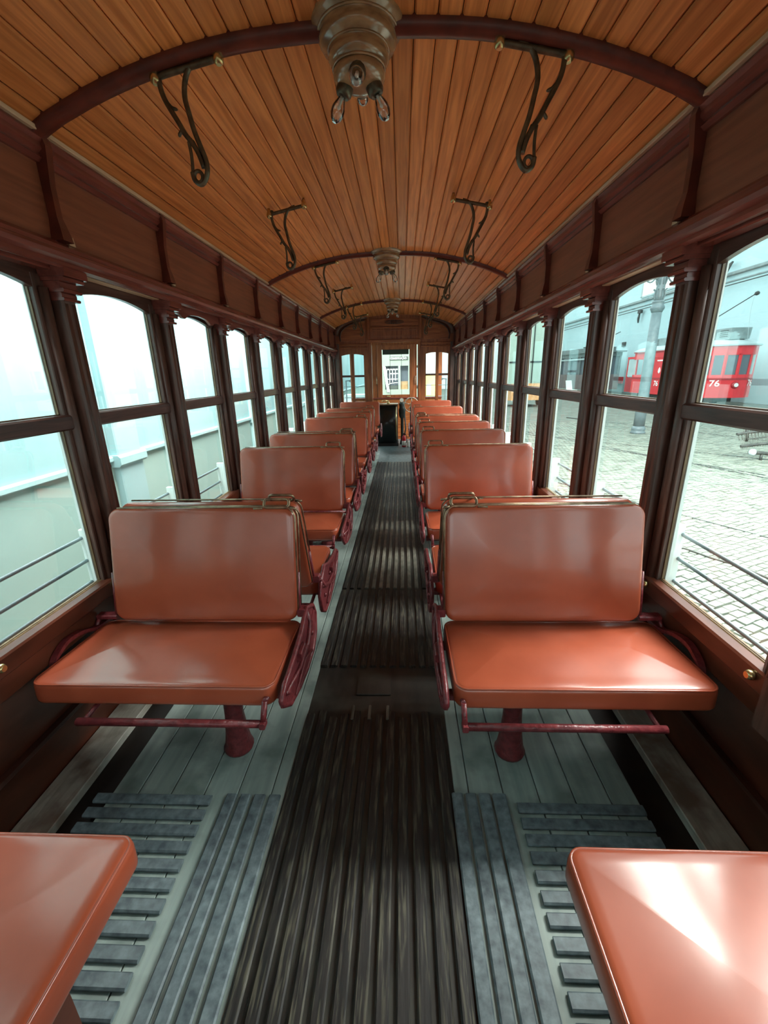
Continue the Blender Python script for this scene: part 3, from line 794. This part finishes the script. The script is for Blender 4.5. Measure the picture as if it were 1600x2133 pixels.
seat(-1, 7, label='orange leather double seat, next to last backrest on the left side')
seat(1, 9, dy=.10, plain=True, label='plain last orange seat against the front bulkhead, right side')
seat(-1, 9, dy=.10, plain=True, label='plain last orange seat against the front bulkhead, left side')

# lengthwise benches nearest the camera
for s, nm in ((1, 'right'), (-1, 'left')):
    b = empty('bench_seat', (s * .742, .05, FZ))
    tag(b, 'orange leather bench cushion on a wooden box, cut off at the bottom %s corner' % nm, 'bench', 'benches nearest the camera')
    m = MB(); m.pad(.306, .575, .072, .03, .017, .022, 0, Matrix.Translation((0, 0, -.937 - FZ)))
    cu = m.build('seat_cushion', M_['leather'], b)
    pts = []
    a, bb, cr = .301, .570, .026
    for cx, cy, t0 in ((a - cr, bb - cr, 0), (-a + cr, bb - cr, PI / 2), (-a + cr, -bb + cr, PI), (a - cr, -bb + cr, 3 * PI / 2)):
        for k in range(6): pts.append((cx + cr * math.cos(t0 + PI / 2 * k / 5), cy + cr * math.sin(t0 + PI / 2 * k / 5), -.930 - FZ + .023))
    MB().tube(pts, .0035, 6, closed=True).build('seam', M_['leather'], cu)
    MB().bbox(-.27, .25, -.55, .40, .005, -.972 - FZ, .004).build('bench_box', M_['wallwood'], b)

# ------------------------------------------------------------------ ceiling lamps
def make_lamp():
    t = empty('ceiling_lamp')
    prof = [(.05, .06), (.128, .055), (.134, .030), (.128, .012), (.112, .006), (.108, -.004), (.112, -.016), (.104, -.028), (.088, -.034), (.084, -.046), (.088, -.056), (.080, -.068), (.068, -.074), (.072, -.080), (.076, -.088), (.074, -.100), (.060, -.112), (.040, -.119), (.02, -.122)]
    MB().lathe(prof, 40).build('turned_base', M_['lampwood'], t)
    m = MB()
    for r, z in ((.113, .004), (.087, -.036), (.075, -.078)): m.tube([(r * math.cos(a * PI / 16), r * math.sin(a * PI / 16), z) for a in range(32)], .0035, 6, closed=True)
    m.build('ring_moulding', M_['lampwood'], t)
    for k in range(4):
        a = -PI / 2 + k * PI / 2
        so_, up_ = (.80, -.60) if k == 0 else (1.0, .10) if k == 2 else (.42, -.91)
        d = Vector((math.cos(a) * so_, math.sin(a) * so_, up_)).normalized(); p = Vector((math.cos(a) * .030, math.sin(a) * .030, -.090))
        so = MB().lathe([(.018, 0), (.021, .004), (.021, .018), (.024, .022), (.024, .044), (.018, .052)], 14, p, d).build('lamp_socket', M_['bronze'], t)
        q = p + d * .050
        MB().lathe([(.010, 0), (.011, .008), (.017, .020), (.021, .034), (.020, .050), (.014, .062), (.006, .068)], 18, q, d).build('bulb', M_['bulb'], so)
        MB().lathe([(.006, 0), (.004, .012), (.0035, .026), (.006, .030), (.002, .036)], 8, q, d).build('filament_stem', M_['white'], so)
    return t
lamp0 = make_lamp()
for i, (y, nm) in enumerate(((1.575, 'large turned wooden ceiling lamp with four clear bulbs, nearest the camera'), (3.955, 'turned wooden ceiling lamp on the second ceiling rib, halfway along the car'), (6.31, 'small looking turned wooden ceiling lamp on the farthest ceiling rib'))):
    t = lamp0 if i == 0 else copy_tree(lamp0)
    t.location = (.004, y, .918); tag(t, nm, 'lamp', 'ceiling lamps')

# ------------------------------------------------------------------ bronze hanger brackets
def make_hanger(s):
    t = empty('hanger_bracket'); ox, oz = .50, .895
    def L3(pts): return [(s * (a - ox), 0, b - oz) for a, b in pts]
    A = [(.455, .884), (.49, .871), (.510, .84), (.518, .799), (.511, .758), (.502, .716), (.489, .677), (.477, .639), (.479, .606), (.499, .580), (.519, .590), (.524, .612)]
    Bq = [(.583, .868), (.589, .84), (.583, .804), (.567, .772), (.55, .743), (.532, .71), (.513, .686), (.497, .656), (.487, .622)]
    MB().tube(smooth_path(L3(A)), .0078, 7).build('scroll_rod', M_['bronze'], t)
    MB().tube(smooth_path(L3(Bq)), .0078, 7).build('scroll_rod', M_['bronze'], t)
    m = MB(); m.tube(smooth_path(L3([(.524, .690), (.521, .655), (.522, .625), (.524, .606)])), .0050, 6)
    m.tube(smooth_path(L3([(.578, .792), (.562, .776), (.545, .770)])), [.006] * 4 + [.005] * 3 + [.004, .002], 6)
    m.tube(smooth_path(L3([(.531, .722), (.545, .714), (.552, .703)])), [.006] * 4 + [.005] * 3 + [.004, .002], 6)
    m.tube(smooth_path(L3([(.512, .690), (.500, .664), (.492, .650)])), .007, 6)
    m.build_each('leaf_scroll', M_['bronze'], t)
    m = MB(); m.tube([(s * (.507 - ox + .013 * math.cos(a * PI / 8)), 0, .600 - oz + .015 * math.sin(a * PI / 8)) for a in range(16)], .0055, 6, closed=True)
    m.build('pulley_ring', M_['bronze'], t)
    bar = []
    for k in range(7):
        x = .405 + .195 * k / 6; bar.append((s * (x - ox), 0, arc_z(x) - .034 - oz))
    mb = MB().tube(bar, .009, 8).build('mounting_bar', M_['bronze'], t)
    for x in (.405, .600):
        MB().lathe([(.008, -.016), (.015, -.010), (.016, .0), (.012, .012), (.007, .030)], 12, (s * (x - ox), 0, arc_z(x) - .034 - oz)).build('knob', M_['brassy'], mb)
    return t
hl = {s: None for s in (-1, 1)}
for s, sn in ((-1, 'left'), (1, 'right')):
    for i, y in enumerate((1.57, 2.72, 3.96, 5.05, 6.20, 7.25)):
        if hl[s] is None: hl[s] = t = make_hanger(s)
        else: t = copy_tree(hl[s])
        t.location = (s * .50, y, .893)
        nm = ['under the nearest rib', 'between the first two ribs', 'under the second rib', 'just past the second rib', 'near the third rib', 'just before the bulkhead'][i]
        tag(t, '%s scrolled bronze hanger bracket on the ceiling %s' % (sn, nm), 'bracket', 'ceiling hanger brackets')

# ================================================================== outside
GZ = -2.15
ground = struct(MB().box(-40, 30, -20, 70, GZ - .2, GZ - .02).build('ground', M_['joint']))
# cobbles: the 300 nearest in view are single stones, the rest one stuff mesh
def cobble_mesh(i):
    r = random.Random(i); a, b, h = .065, .042, .022; m = MB()
    j = lambda: r.uniform(-.006, .006)
    base = [(-a + j(), -b + j()), (a + j(), -b + j()), (a + j(), b + j()), (-a + j(), b + j())]
    vs = [(x, y, -.02) for x, y in base] + [(x * .95, y * .93, h * .4) for x, y in base] + [(x * .7, y * .66, h * .5 + j() * .5) for x, y in base]
    fs = [(0, 1, 5, 4), (1, 2, 6, 5), (2, 3, 7, 6), (3, 0, 4, 7), (4, 5, 9, 8), (5, 6, 10, 9), (6, 7, 11, 10), (7, 4, 8, 11), (8, 9, 10, 11)]
    m.add(vs, fs, False); return m
protoc = [cobble_mesh(i) for i in range(6)]
cm = [p.mesh('cobble', M_['cobble']) for p in protoc]
rot = math.radians(26); ca, sa = math.cos(rot), math.sin(rot)
cells = []
for iu in range(-40, 130):
    for iv in range(-10, 300):
        u = iu * .142 + (.071 if iv % 2 else 0); v = iv * .094
        x = 1.4 + u * ca + (v - 6) * -sa * 1.0 + 2; y = -3 + u * sa + (v) * ca
        if 1.5 < x < 12.5 and .5 < y < 19 and y > x * .85 - 1.2 and y < 3.5 * x + 4.0: cells.append((x, y))
cells.sort(key=lambda c: c[0] ** 2 + c[1] ** 2)
vis = [c for c in cells if c[0] > 3.3 and c[1] > 3.6]
near = set(vis[:300]); rest = MB()
for i, (x, y) in enumerate(cells):
    rr_ = rot + random.uniform(-.06, .06)
    if (x, y) in near:
        o = bpy.data.objects.new('cobble', cm[i % 6]); C.objects.link(o); o.parent = ground
        o.location = (x, y, GZ); o.rotation_euler = (random.uniform(-.03, .03), random.uniform(-.03, .03), rr_)
    else:
        c_, s_ = math.cos(rr_), math.sin(rr_); p = protoc[i % 6]; dz = random.uniform(-.006, .006)
        rest.add([(x + a * c_ - b * s_, y + a * s_ + b * c_, GZ + z + dz) for a, b, z in p.v], p.f, False)
o = rest.build('cobbles', M_['cobble'], ground); o['kind'] = 'stuff'
o['label'] = 'field of grey-green cobble stones in the depot yard'
# rails
def rail_line(p0, p1, ext0=0, ext1=0, w=.035):
    a = Vector((*p0, 0)); b = Vector((*p1, 0)); d = (b - a).normalized(); a -= d * ext0; b += d * ext1; n = Vector((-d.y, d.x, 0)) * w
    m = MB(); z0, z1 = GZ - .02, GZ + .018
    m.add([(*(a - n).xy, z0), (*(a + n).xy, z0), (*(b + n).xy, z0), (*(b - n).xy, z0), (*(a - n).xy, z1), (*(a + n).xy, z1), (*(b + n).xy, z1), (*(b - n).xy, z1)],
          [(0, 3, 2, 1), (4, 5, 6, 7), (0, 1, 5, 4), (1, 2, 6, 5), (2, 3, 7, 6), (3, 0, 4, 7)])
    return m.build('rail', M_['rail'], ground)
rail_line((10.116, 15.431), (10.697, 13.962), 6, 6, .03)
rail_line((6.799, 10.322), (7.554, 8.831), 3, 6, .02)
rail_line((4.295, 6.464), (4.871, 5.402), 8, 4, .012)
rail_line((5.884, 12.733), (6.401, 11.298), 6, 12, .02)
rail_line((7.679, 11.768), (8.332, 11.013), 8, 5, .015)
cb_ = MB().tube(smooth_path([(2.7, 8.2, GZ + .02), (3.1, 6.6, GZ + .02), (3.49, 5.222, GZ + .02), (3.603, 5.018, GZ + .02), (3.718, 4.759, GZ + .02), (3.848, 4.561, GZ + .02), (3.954, 4.23, GZ + .02), (4.2, 3.4, GZ + .02), (4.25, 1.5, GZ + .02)]), .012, 6).build('ground_cable', M_['cable'])
tag(cb_, 'thin black cable wandering over the pale cobbles close to the right windows', 'cable')

# hall walls
wl = MB(); wl.box(-2.75, -2.40, -6, 61, GZ, 3.2)
hall_left = struct(wl.build('wall_hall_left', M_['owall']))
MB().bbox(-2.42, -2.36, -6, 61, -.675, -.625, .01).build('ledge', M_['pale'], hall_left)
for y in (.2, 3.75, 7.3, 10.9, 14.5, 18.1, 21.7):
    MB().bbox(-2.42, -2.33, y - .17, y + .17, GZ, 3.2, .01).build('pilaster', M_['pale'], hall_left)
    MB().bbox(-2.42, -2.30, y - .20, y + .20, -.72, -.62, .02).build('pilaster_band', M_['pale'], hall_left)
MB().box(-2.41, -2.395, -6, 61, GZ, -.675).build('dado', noisy('pale_green_dado', (.30, .43, .40), (.37, .49, .44), (1, 1, 1), .8, rough=.85), hall_left)
w_ = MB(); w_.box(21, 21.4, -10, 62, GZ, 5.05); w_.box(21, 21.4, -10, 62, 5.75, 10.5)
w_.box(21, 21.4, -10, 39.0, 5.05, 5.75); w_.box(21, 21.4, 39, 62, 5.05, 5.75)
hall_right = struct(w_.build('wall_hall_right', M_['owall2']))
MB().bbox(20.8, 21.05, -10, 62, 5.42, 5.62, .03).build('cornice', M_['boxgrey'], hall_right)  # both cornices: darker grey than the wall, shadow lines put into the colour
MB().bbox(20.93, 21.05, -10, 62, 5.05, 5.14, .02).build('cornice', M_['boxgrey'], hall_right)
wcount[0] += 1
w = struct(empty('window_%d' % wcount[0], (20.97, 38.0, 7.0)))
MB().box(-.02, .02, -4.0, 3.9, -1.15, 2.4).build('bright_pane', M_['exttrim'], w)
for y in (-4.05, 3.95): MB().box(-.05, .03, y - .08, y + .08, -1.2, 2.5).build('frame', M_['roofgrey'], w)
MB().box(-.05, .03, -4.1, 4.0, -1.25, -1.12).build('frame', M_['roofgrey'], w)
hall_end = struct(MB().box(-2.6, 21.2, 61.5, 62, GZ, 10.5).build('wall_hall_end', M_['exttrim']))
# tall gate with glazed bars further along
gt = empty('depot_door', (12.8, 46.0, GZ)); tag(gt, 'tall pale green depot doors with a dark cross bar beyond the dark tram', 'door')
for k in range(4): MB().bbox(-2.4 + k * 1.2, -1.25 + k * 1.2, -.05, .05, 0, 7.5, .02).build('door_leaf', noisy('pale_green_door%d' % k, (.45, .55, .45), (.5, .6, .5), (1, 1, 1), 1), gt)
MB().box(-2.4, 2.4, -.10, -.06, 2.9, 3.05).build('cross_bar', M_['irondk'], gt)
MB().box(.35, .45, -.10, -.06, 0, 7.0).build('cross_bar', M_['irondk'], gt)

# lamp column
lp = empty('iron_column', (8.25, 15.275, GZ)); tag(lp, 'tall grey cast iron column with ring collar standing on the cobbles in front of the red tram', 'column')
MB().lathe([(.225, 0), (.235, .05), (.205, .09), (.205, .13), (.22, .17), (.19, .22), (.175, .26)], 24).build('column_base', M_['ironblue'], lp)
MB().lathe([(.175, .26), (.170, .8), (.162, 1.6), (.155, 2.6), (.145, 3.85)], 24).build('shaft', M_['ironblue'], lp)
MB().lathe([(.145, 3.82), (.165, 3.86), (.20, 3.93), (.20, 3.98), (.165, 4.04), (.155, 4.10), (.18, 4.13), (.15, 4.17)], 24).build('collar', M_['ironblue'], lp)
m = MB(); m.lathe([(.13, 4.16), (.135, 4.3), (.12, 4.6), (.13, 4.9), (.115, 5.3), (.105, 7.0)], 18); m.build('upper_shaft', M_['ironblue'], lp)
m = MB()
for k in range(8):
    a = k * PI / 4
    for z in (4.18, 4.62):
        m.tube(smooth_path([(.12 * math.cos(a), .12 * math.sin(a), z), (.155 * math.cos(a), .155 * math.sin(a), z + .12), (.14 * math.cos(a), .14 * math.sin(a), z + .26), (.195 * math.cos(a), .195 * math.sin(a), z + .32)]), .016, 5)
m.build_each('acanthus_leaf', M_['ironblue'], lp)
m = MB()
for sg in (1, -1):
    m.tube(smooth_path([(sg * .14, 0, 4.9), (sg * .30, 0, 4.7), (sg * .45, 0, 4.75), (sg * .42, 0, 4.92), (sg * .30, 0, 4.9)]), .022, 6)
    m.tube(smooth_path([(sg * .14, 0, 4.75), (sg * .45, 0, 5.05), (sg * .8, 0, 4.95), (sg * 1.0, 0, 5.2)]), .025, 6)
m.build_each('scroll_arm', M_['ironblue'], lp)

# red tram number 76
tr = empty('red_tram', (17.75, 25.2, GZ), math.radians(1)); tr.scale = (1.14, 1.14, 1.06); tag(tr, 'red tram number 76 with pale grey roof, parked against the hall wall', 'tram')
# local: x across (-1.2..1.2), y back (+) ; front bulges to -y
hw = 1.18
front = [(-hw, 0), (-hw * .86, -.32), (-hw * .5, -.58), (0, -.68), (hw * .5, -.58), (hw * .86, -.32), (hw, 0)]
body = front + [(hw, 6.2), (-hw, 6.2)]
m = MB(); m.prism(body, 'z', .50, 1.62); m.build('body', M_['tram'], tr)
m = MB()
# window band: posts only where red shows
m.prism(body, 'z', 2.55, 2.98); m.build('upper_panel', M_['tram'], tr)
m = MB()
for i in range(len(front) - 1):
    a, b = Vector(front[i]), Vector(front[i + 1])
    for t0, t1 in ((0, .13), (.87, 1)):
        p, q = a.lerp(b, t0), a.lerp(b, t1); d = (b - a).normalized(); n = Vector((-d.y, d.x)) * .06
        m.prism([tuple(p), tuple(q), tuple(q + n), tuple(p + n)], 'z', 1.6, 2.6)
m.box(-hw, hw, .0, .05, 1.6, 1.7)
m.box(-hw, -hw + .08, 1.2, 5.2, 1.6, 2.6); m.box(hw - .08, hw, 0, 6.2, 1.6, 2.6)
m.box(-hw, -hw + .08, 0.0, .35, 1.6, 2.6)
m.build_each('window_post', M_['tram'], tr)
for i in range(len(front) - 1):
    a, b = Vector(front[i]), Vector(front[i + 1]); p, q = a.lerp(b, .12), a.lerp(b, .88); d = (b - a).normalized(); n = Vector((-d.y, d.x)) * .03
    MB().prism([tuple(p + n), tuple(q + n), tuple(q + n * 1.6), tuple(p + n * 1.6)], 'z', 1.62, 2.56).build('front_window', M_['tramglass'] if i < 4 else M_['roofgrey'], tr)
MB().box(-hw + .02, -hw + .05, .35, 1.2, 1.62, 2.56).build('side_window', M_['tramglass'], tr)
m = MB(); m.prism([(a * 1.01, b - .01 if b < 0 else b) for a, b in body], 'z', 1.36, 1.46); m.build('waist_band', M_['tramdk'], tr)
m = MB()
roof = [(a * 1.06, b - .10 if b < .1 else b + .05) for a, b in body]
for z0, z1, k0, k1 in ((2.98, 3.05, 1.0, 1.0), (3.05, 3.20, 1.0, .82), (3.20, 3.30, .82, .55)):
    n = len(roof); cy = 2.9
    v0 = [(a * k0, cy + (b - cy) * (1 - (1 - k0) * .35), z0) for a, b in roof]; v1 = [(a * k1, cy + (b - cy) * (1 - (1 - k1) * .35), z1) for a, b in roof]
    m.add(v0 + v1, [(i, (i + 1) % n, n + (i + 1) % n, n + i) for i in range(n)] + [tuple(range(n, 2 * n)), tuple(range(n))[::-1]], False)
m.build('roof', M_['roofgrey'], tr)
m = MB(); m.bbox(-hw * 1.08, hw * 1.08, -.12, .0, 2.96, 3.02, .01); m.box(-hw * 1.07, -hw, 0, 6.2, 2.94, 2.99); m.build('gutter', M_['tramdk'], tr)
m = MB()
m.prism([(-.35, 3.30), (1.6, 3.30), (1.9, 3.82), (-.40, 3.82)], 'x', -.45, .45); m.build_each('roof_box', M_['boxgrey'], tr)
m = MB(); m.prism([(4.2, 3.28), (6.0, 3.28), (6.1, 3.75), (4.1, 3.75)], 'x', -.45, .45); m.build_each('roof_box', M_['boxgrey'], tr)
m = MB()
for k in range(4): m.box(-.46, -.445, -.2, .3, 3.42 + k * .09, 3.46 + k * .09); m.box(-.46, -.445, 5.2, 5.8, 3.38 + k * .09, 3.42 + k * .09)
m.build_each('louvre', M_['irondk'], tr)
MB().tube([(0, 3.2, 3.85), (0, -.75, 5.24)], .022, 6).build('trolley_pole', M_['irondk'], tr)
MB().lathe([(.05, 0), (.09, .06), (.09, .14), (.04, .18)], 10, (0, -.72, 5.22), (0, -.2, .06)).build('trolley_wheel', M_['irondk'], tr)
MB().tube(smooth_path([(0, -.70, 5.2), (0, -.66, 4.5), (0, -.85, 3.2)]), .008, 4).build('trolley_rope', M_['roofgrey'], tr)
MB().lathe([(.16, 0), (.17, .05), (.12, .10)], 18, (0, -.66, 1.12), (0, -1, 0)).build('headlight_rim', M_['tramdk'], tr)
MB().lathe([(.10, 0), (.09, .03)], 16, (0, -.76, 1.12), (0, -1, 0)).build('headlight', M_['white'], tr)
text_mesh('76', .42, 'fleet_number', M_['letter'], wall_frame((-.81, -.475, 1.20), (.42, -.26, 0), (0, 0, 1)), tr, bold=.006)
text_mesh('76', .42, 'fleet_number', M_['letter'], wall_frame((.81, -.475, 1.20), (.425, .26, 0), (0, 0, 1)), tr, bold=.006)
text_mesh('76', .42, 'fleet_number', M_['letter'], wall_frame((-hw - .025, 3.55, 1.12), (0, -1, 0), (0, 0, 1)), tr, bold=.006)
m = MB(); m.box(-hw - .015, -hw, 3.0, 3.75, 2.40, 2.47); m.build('side_lettering', M_['letter'], tr)
m = MB(); m.prism([(3.35, 1.80), (3.45, 1.70), (3.55, 1.80), (3.53, 1.95), (3.45, 2.06), (3.37, 1.95)], 'x', -hw - .015, -hw); m.build('crest', M_['letter'], tr)
m = MB(); m.box(-.92, .92, .6, 5.8, .22, .50); m.build('underframe', M_['irondk'], tr)
for y in (1.6, 4.4):
    for x in (-.75, .75): MB().lathe([(.33, -.06), (.33, .0), (.37, .01), (.37, .03)], 20, (x, y, .37), (1, 0, 0)).build('wheel', M_['irondk'], tr)
# its open rear platform
m = MB(); m.box(-1.0, 1.0, 6.2, 7.3, .50, 1.45); m.build('rear_dash', M_['tramdk'], tr)
m = MB(); m.box(-1.0, 1.0, 6.2, 7.35, 2.62, 2.75)
for x in (-1.0, .93): m.box(x, x + .07, 7.22, 7.3, 1.45, 2.62); m.box(x, x + .07, 6.2, 6.28, 1.45, 2.62)
m.build_each('rear_platform', M_['tram'], tr)
MB().box(-.98, -.96, 6.3, 7.2, 1.5, 2.6).build('side_window', M_['roofgrey'], tr)

# dark tram further along the wall
t2 = empty('dark_tram', (17.4, 44.0, GZ), math.radians(4)); tag(t2, 'dark grey and brown tram far back along the hall wall, left of the red tram', 'tram')
MB().box(-1.3, 1.3, -4.2, 6, .45, 1.7).build('body', noisy('brown_tram_paint', (.12, .09, .09), (.17, .13, .13)), t2)
m = MB()
for y in (-4.2, -2.2, -.2, 1.8, 3.8, 5.85): m.box(-1.3, -1.2, y, y + .15, 1.7, 3.2); m.box(1.2, 1.3, y, y + .15, 1.7, 3.2)
for x in (-1.3, -.5, .4, 1.15): m.box(x, x + .15, -4.2, -4.05, 1.7, 3.2)
m.build_each('window_post', M_['treen'], t2)
MB().box(-1.18, 1.18, -4.0, 5.8, 1.7, 3.2).build('glass', M_['tramglass'], t2)
MB().box(-1.32, 1.32, -4.25, 6.1, 3.2, 3.5).build('upper_panel', M_['treen'], t2)
m = MB(); m.box(-1.5, 1.5, -4.6, 6.3, 3.5, 3.62); m.box(-.9, .9, -3.9, 5.6, 3.62, 3.95); m.build('roof', M_['treen'], t2)
MB().box(-1.34, -1.3, -4.2, 6, 2.95, 3.08).build('cream_band', M_['roofgrey'], t2)
m = MB(); m.tube([(-.3, -1, 4.0), (.2, -5.5, 5.0)], .03, 5); m.bbox(-.6, .2, -2.2, -1.0, 4.0, 4.1, .02); m.build('trolley_pole', M_['irondk'], t2)
MB().lathe([(.16, 0), (.1, .06)], 12, (0, -4.25, 1.3), (0, -1, 0)).build('headlight', M_['white'], t2)
ch = empty('white_chair', (14.3, 37.8, GZ), .4); tag(ch, 'small white chair on the far paving before the dark tram', 'chair')
MB().box(-.3, .3, -.3, .3, .5, .56).build('seat', M_['white'], ch)
MB().prism([(.26, .56), (.32, .56), (.50, 1.3), (.44, 1.3)], 'x', -.3, .3).build('backrest', M_['white'], ch)
for x in (-.27, .27):
    for y in (-.27, .27): MB().box(x - .03, x + .03, y - .03, y + .03, 0, .5).build('leg', M_['white'], ch)

# cream tram facing the windscreen
t3 = empty('cream_tram', (-.02, 14.0, GZ)); tag(t3, 'cream tram with a grey destination board seen through the driver windscreen', 'tram')
m = MB(); m.box(-.85, .85, 0, 6, .5, 1.68); m.box(-.85, .85, 0, 6, 2.38, 3.6)
for x in (-.85, -.50, .03, .34, .78): m.box(x, x + .07 if x not in (-.5,) else x + .12, 0, .06, 1.68, 2.38)
m.build('body', M_['cream2'], t3)
MB().box(-.52, .41, .30, .34, 1.68, 2.38).build('glass', M_['tramglass'], t3)
m = MB()
for k in range(4): m.box(-.34 + k * .09, -.32 + k * .09, .12, .14, 1.80 + .05 * k, 2.30)
m.box(-.36, .02, .12, .14, 2.26, 2.30); m.box(-.30, .02, .12, .14, 1.98, 2.00); m.box(-.22, .02, .12, .14, 2.14, 2.17)
m.tube(smooth_path([(-.34, .13, 1.78), (-.20, .13, 1.86), (.02, .13, 1.88)]), .012, 5)
m.build_each('inner_fittings', M_['letter'], t3)
MB().box(-.34, .03, .06, .12, 1.69, 1.80).build('dash_top', M_['signgrey'], t3)
MB().box(.10, .33, .06, .14, 1.68, 1.92).build('wood_panel', M_['tan'], t3)
m = MB(); m.add([(-.44, -.05, 2.36), (-.36, -.05, 2.36), (-.24, -.05, 1.60), (-.32, -.05, 1.60), (-.44, -.01, 2.36), (-.36, -.01, 2.36), (-.24, -.01, 1.60), (-.32, -.01, 1.60)], [(0, 1, 2, 3), (7, 6, 5, 4), (0, 4, 5, 1), (1, 5, 6, 2), (2, 6, 7, 3), (3, 7, 4, 0)])
m.build('white_pole', M_['letter'], t3)
MB().bbox(-.22, .34, -.03, 0, 2.55, 2.645, .004).build('destination_board', M_['signgrey'], t3)
text_mesh('CONSTITUIÇÃO', .085, 'destination_text', M_['letter'], wall_frame((.035, -.034, 2.594), (1, 0, 0), (0, 0, 1)), t3, ext=.001, squeeze=.80, bold=.001)
MB().box(-.8, .8, .3, 5.6, .15, .5).build('underframe', M_['irondk'], t3)
MB().bbox(-.9, .9, -.1, 6.1, 3.6, 3.75, .03).build('roof', M_['roofgrey'], t3)
yb_ = empty('yellow_tram', (1.30, 14.2, GZ)); tag(yb_, 'yellow and white vehicle end glimpsed through the right bulkhead window', 'tram')
MB().box(-.42, .0, 0, 4, 1.45, 2.08).build('lower_panel', M_['yellow'], yb_)
MB().box(-.42, .0, .02, 4, 2.08, 3.6).build('upper_panel', M_['exttrim'], yb_)
MB().box(-.42, .0, -.04, 4.05, .45, 1.45).build('skirt', M_['roofgrey'], yb_)
MB().box(-.40, -.26, -.02, .0, 1.48, 1.80).build('hatch', M_['exttrim'], yb_)
pk = empty('stone_step', (-1.50, 16.0, GZ)); tag(pk, 'long grey-pink stone step seen low through the left bulkhead window', 'step')
MB().box(-.5, .40, 0, 1.2, 0, 1.25).build('lower_block', noisy('grey_pink_stone', (.40, .37, .37), (.48, .44, .44)), pk)
MB().box(-.5, .40, .15, 1.2, 1.25, 1.44).build('upper_block', M_['roofgrey'], pk)
ex_ = empty('orange_cart', (7.9, 29.2, GZ)); tag(ex_, 'orange wooden cart with dark wheel far down the yard, beside the fourth right window', 'cart')
MB().prism([(-1.3, .4), (1.2, .25), (1.1, 1.1), (-1.2, 1.4)], 'x', -1.0, 1.0).build('box', M_['orange'], ex_)
for x in (-1.05, 1.05): MB().lathe([(.35, -.04), (.35, .04)], 16, (x, 0, .35), (1, 0, 0)).build('wheel', M_['irondk'], ex_)

# track brush at the right edge
br = empty('track_brush', (8.6, 10.5, GZ)); tag(br, 'iron frame with two rows of pale bristles on the cobbles at the right edge', 'track brush')
def bar(p, q, r, name, mt): return MB().tube([p, q], r, 6).build(name, mt, br)
bar((-.60, 0, .62), (1.6, -.2, .95), .035, 'frame_beam', M_['irondk'])
bar((-.45, .0, .33), (1.6, -.2, .60), .032, 'frame_beam', M_['irondk'])
bar((-.40, -.1, .52), (1.6, -.3, .74), .012, 'frame_beam', M_['irondk'])
bar((-.40, 0, .80), (-.34, 0, .45), .03, 'frame_beam', M_['irondk'])
m = MB()
for k in range(60):
    x = -.56 + k * .036
    if k % 2 == 0: m.tube([(x, .02, .62 + x * .15 + .10), (x + .05, .0, .62 + x * .15 - .12 + .06)], .009, 4)
    m.tube([(x + .10, .02, .56 + x * .12), (x + .14, .0, .34 + x * .13)], .007, 4)
    m.tube([(x + .08, .02, .96 + x * .15), (x + .11, .0, .70 + x * .13)], .007, 4)
    m.tube([(x + .09, -.05, .70 + x * .13), (x + .12, -.05, .54 + x * .12)], .006, 4)
o = m.build('bristles', M_['bristle'], br); o['kind'] = 'stuff'
m = MB(); m.tube(smooth_path([(-.30, -.1, .20), (.1, -.1, .17), (.5, -.1, .10), (.9, -.1, .14), (1.5, -.1, .20)]), .045, 6); m.build('lower_arm', M_['irondk'], br)
MB().lathe([(.06, 0), (.08, .03), (.08, .07), (.05, .10)], 14, (-.30, -.15, .22), (0, -1, 0)).build('pivot', M_['roofgrey'], br)
m = MB()
for x in (0.0, 1.2): m.tube([(x, -.1, .15), (x, -.1, 0)], .03, 6)
m.build_each('foot', M_['irondk'], br)

# things on the far wall
o = MB().box(20.86, 21.0, 43.2, 44.3, -1.35, -.75).build('red_wall_box', M_['redbox']); tag(o, 'small red box fixed to the hall wall left of the red tram', 'box')
o = MB().box(20.88, 21.0, 43.6, 44.2, 1.95, 2.35).build('wall_plate', M_['irondk']); tag(o, 'tiny dark plate high on the hall wall above the red box', 'plate')
o = MB().tube([(20.7, -8, 4.95), (20.7, 60, 4.75)], .035, 5).build('overhead_wire', M_['irondk']); tag(o, 'dark overhead wire running along under the wall cornice', 'wire')
ib = empty('wire_insulator', (20.7, 41.3, 4.60)); tag(ib, 'black insulator fitting hanging from the wire left of the iron column', 'insulator')
MB().box(-.1, .1, -.25, .25, -.1, .15).build('clamp', M_['irondk'], ib); MB().tube([(0, .05, 0), (0, .15, -.5), (0, .1, -.85)], [.06, .10, .05], 6).build('hanging_link', M_['irondk'], ib)
ib = empty('wire_bracket', (20.55, 31.0, 5.95)); tag(ib, 'small black angled bracket near the top of the nearest right window', 'bracket')
MB().tube([(.3, .5, .1), (0, -.3, .15)], .07, 5).build('arm', M_['irondk'], ib); MB().tube([(0, -.3, .15), (0, .1, -.45), (.1, .9, -.40)], .06, 5).build('strut', M_['irondk'], ib)
print('objects', len(bpy.data.objects), 'tris', sum(len(o.data.polygons) for o in bpy.data.objects if o.type == 'MESH'))
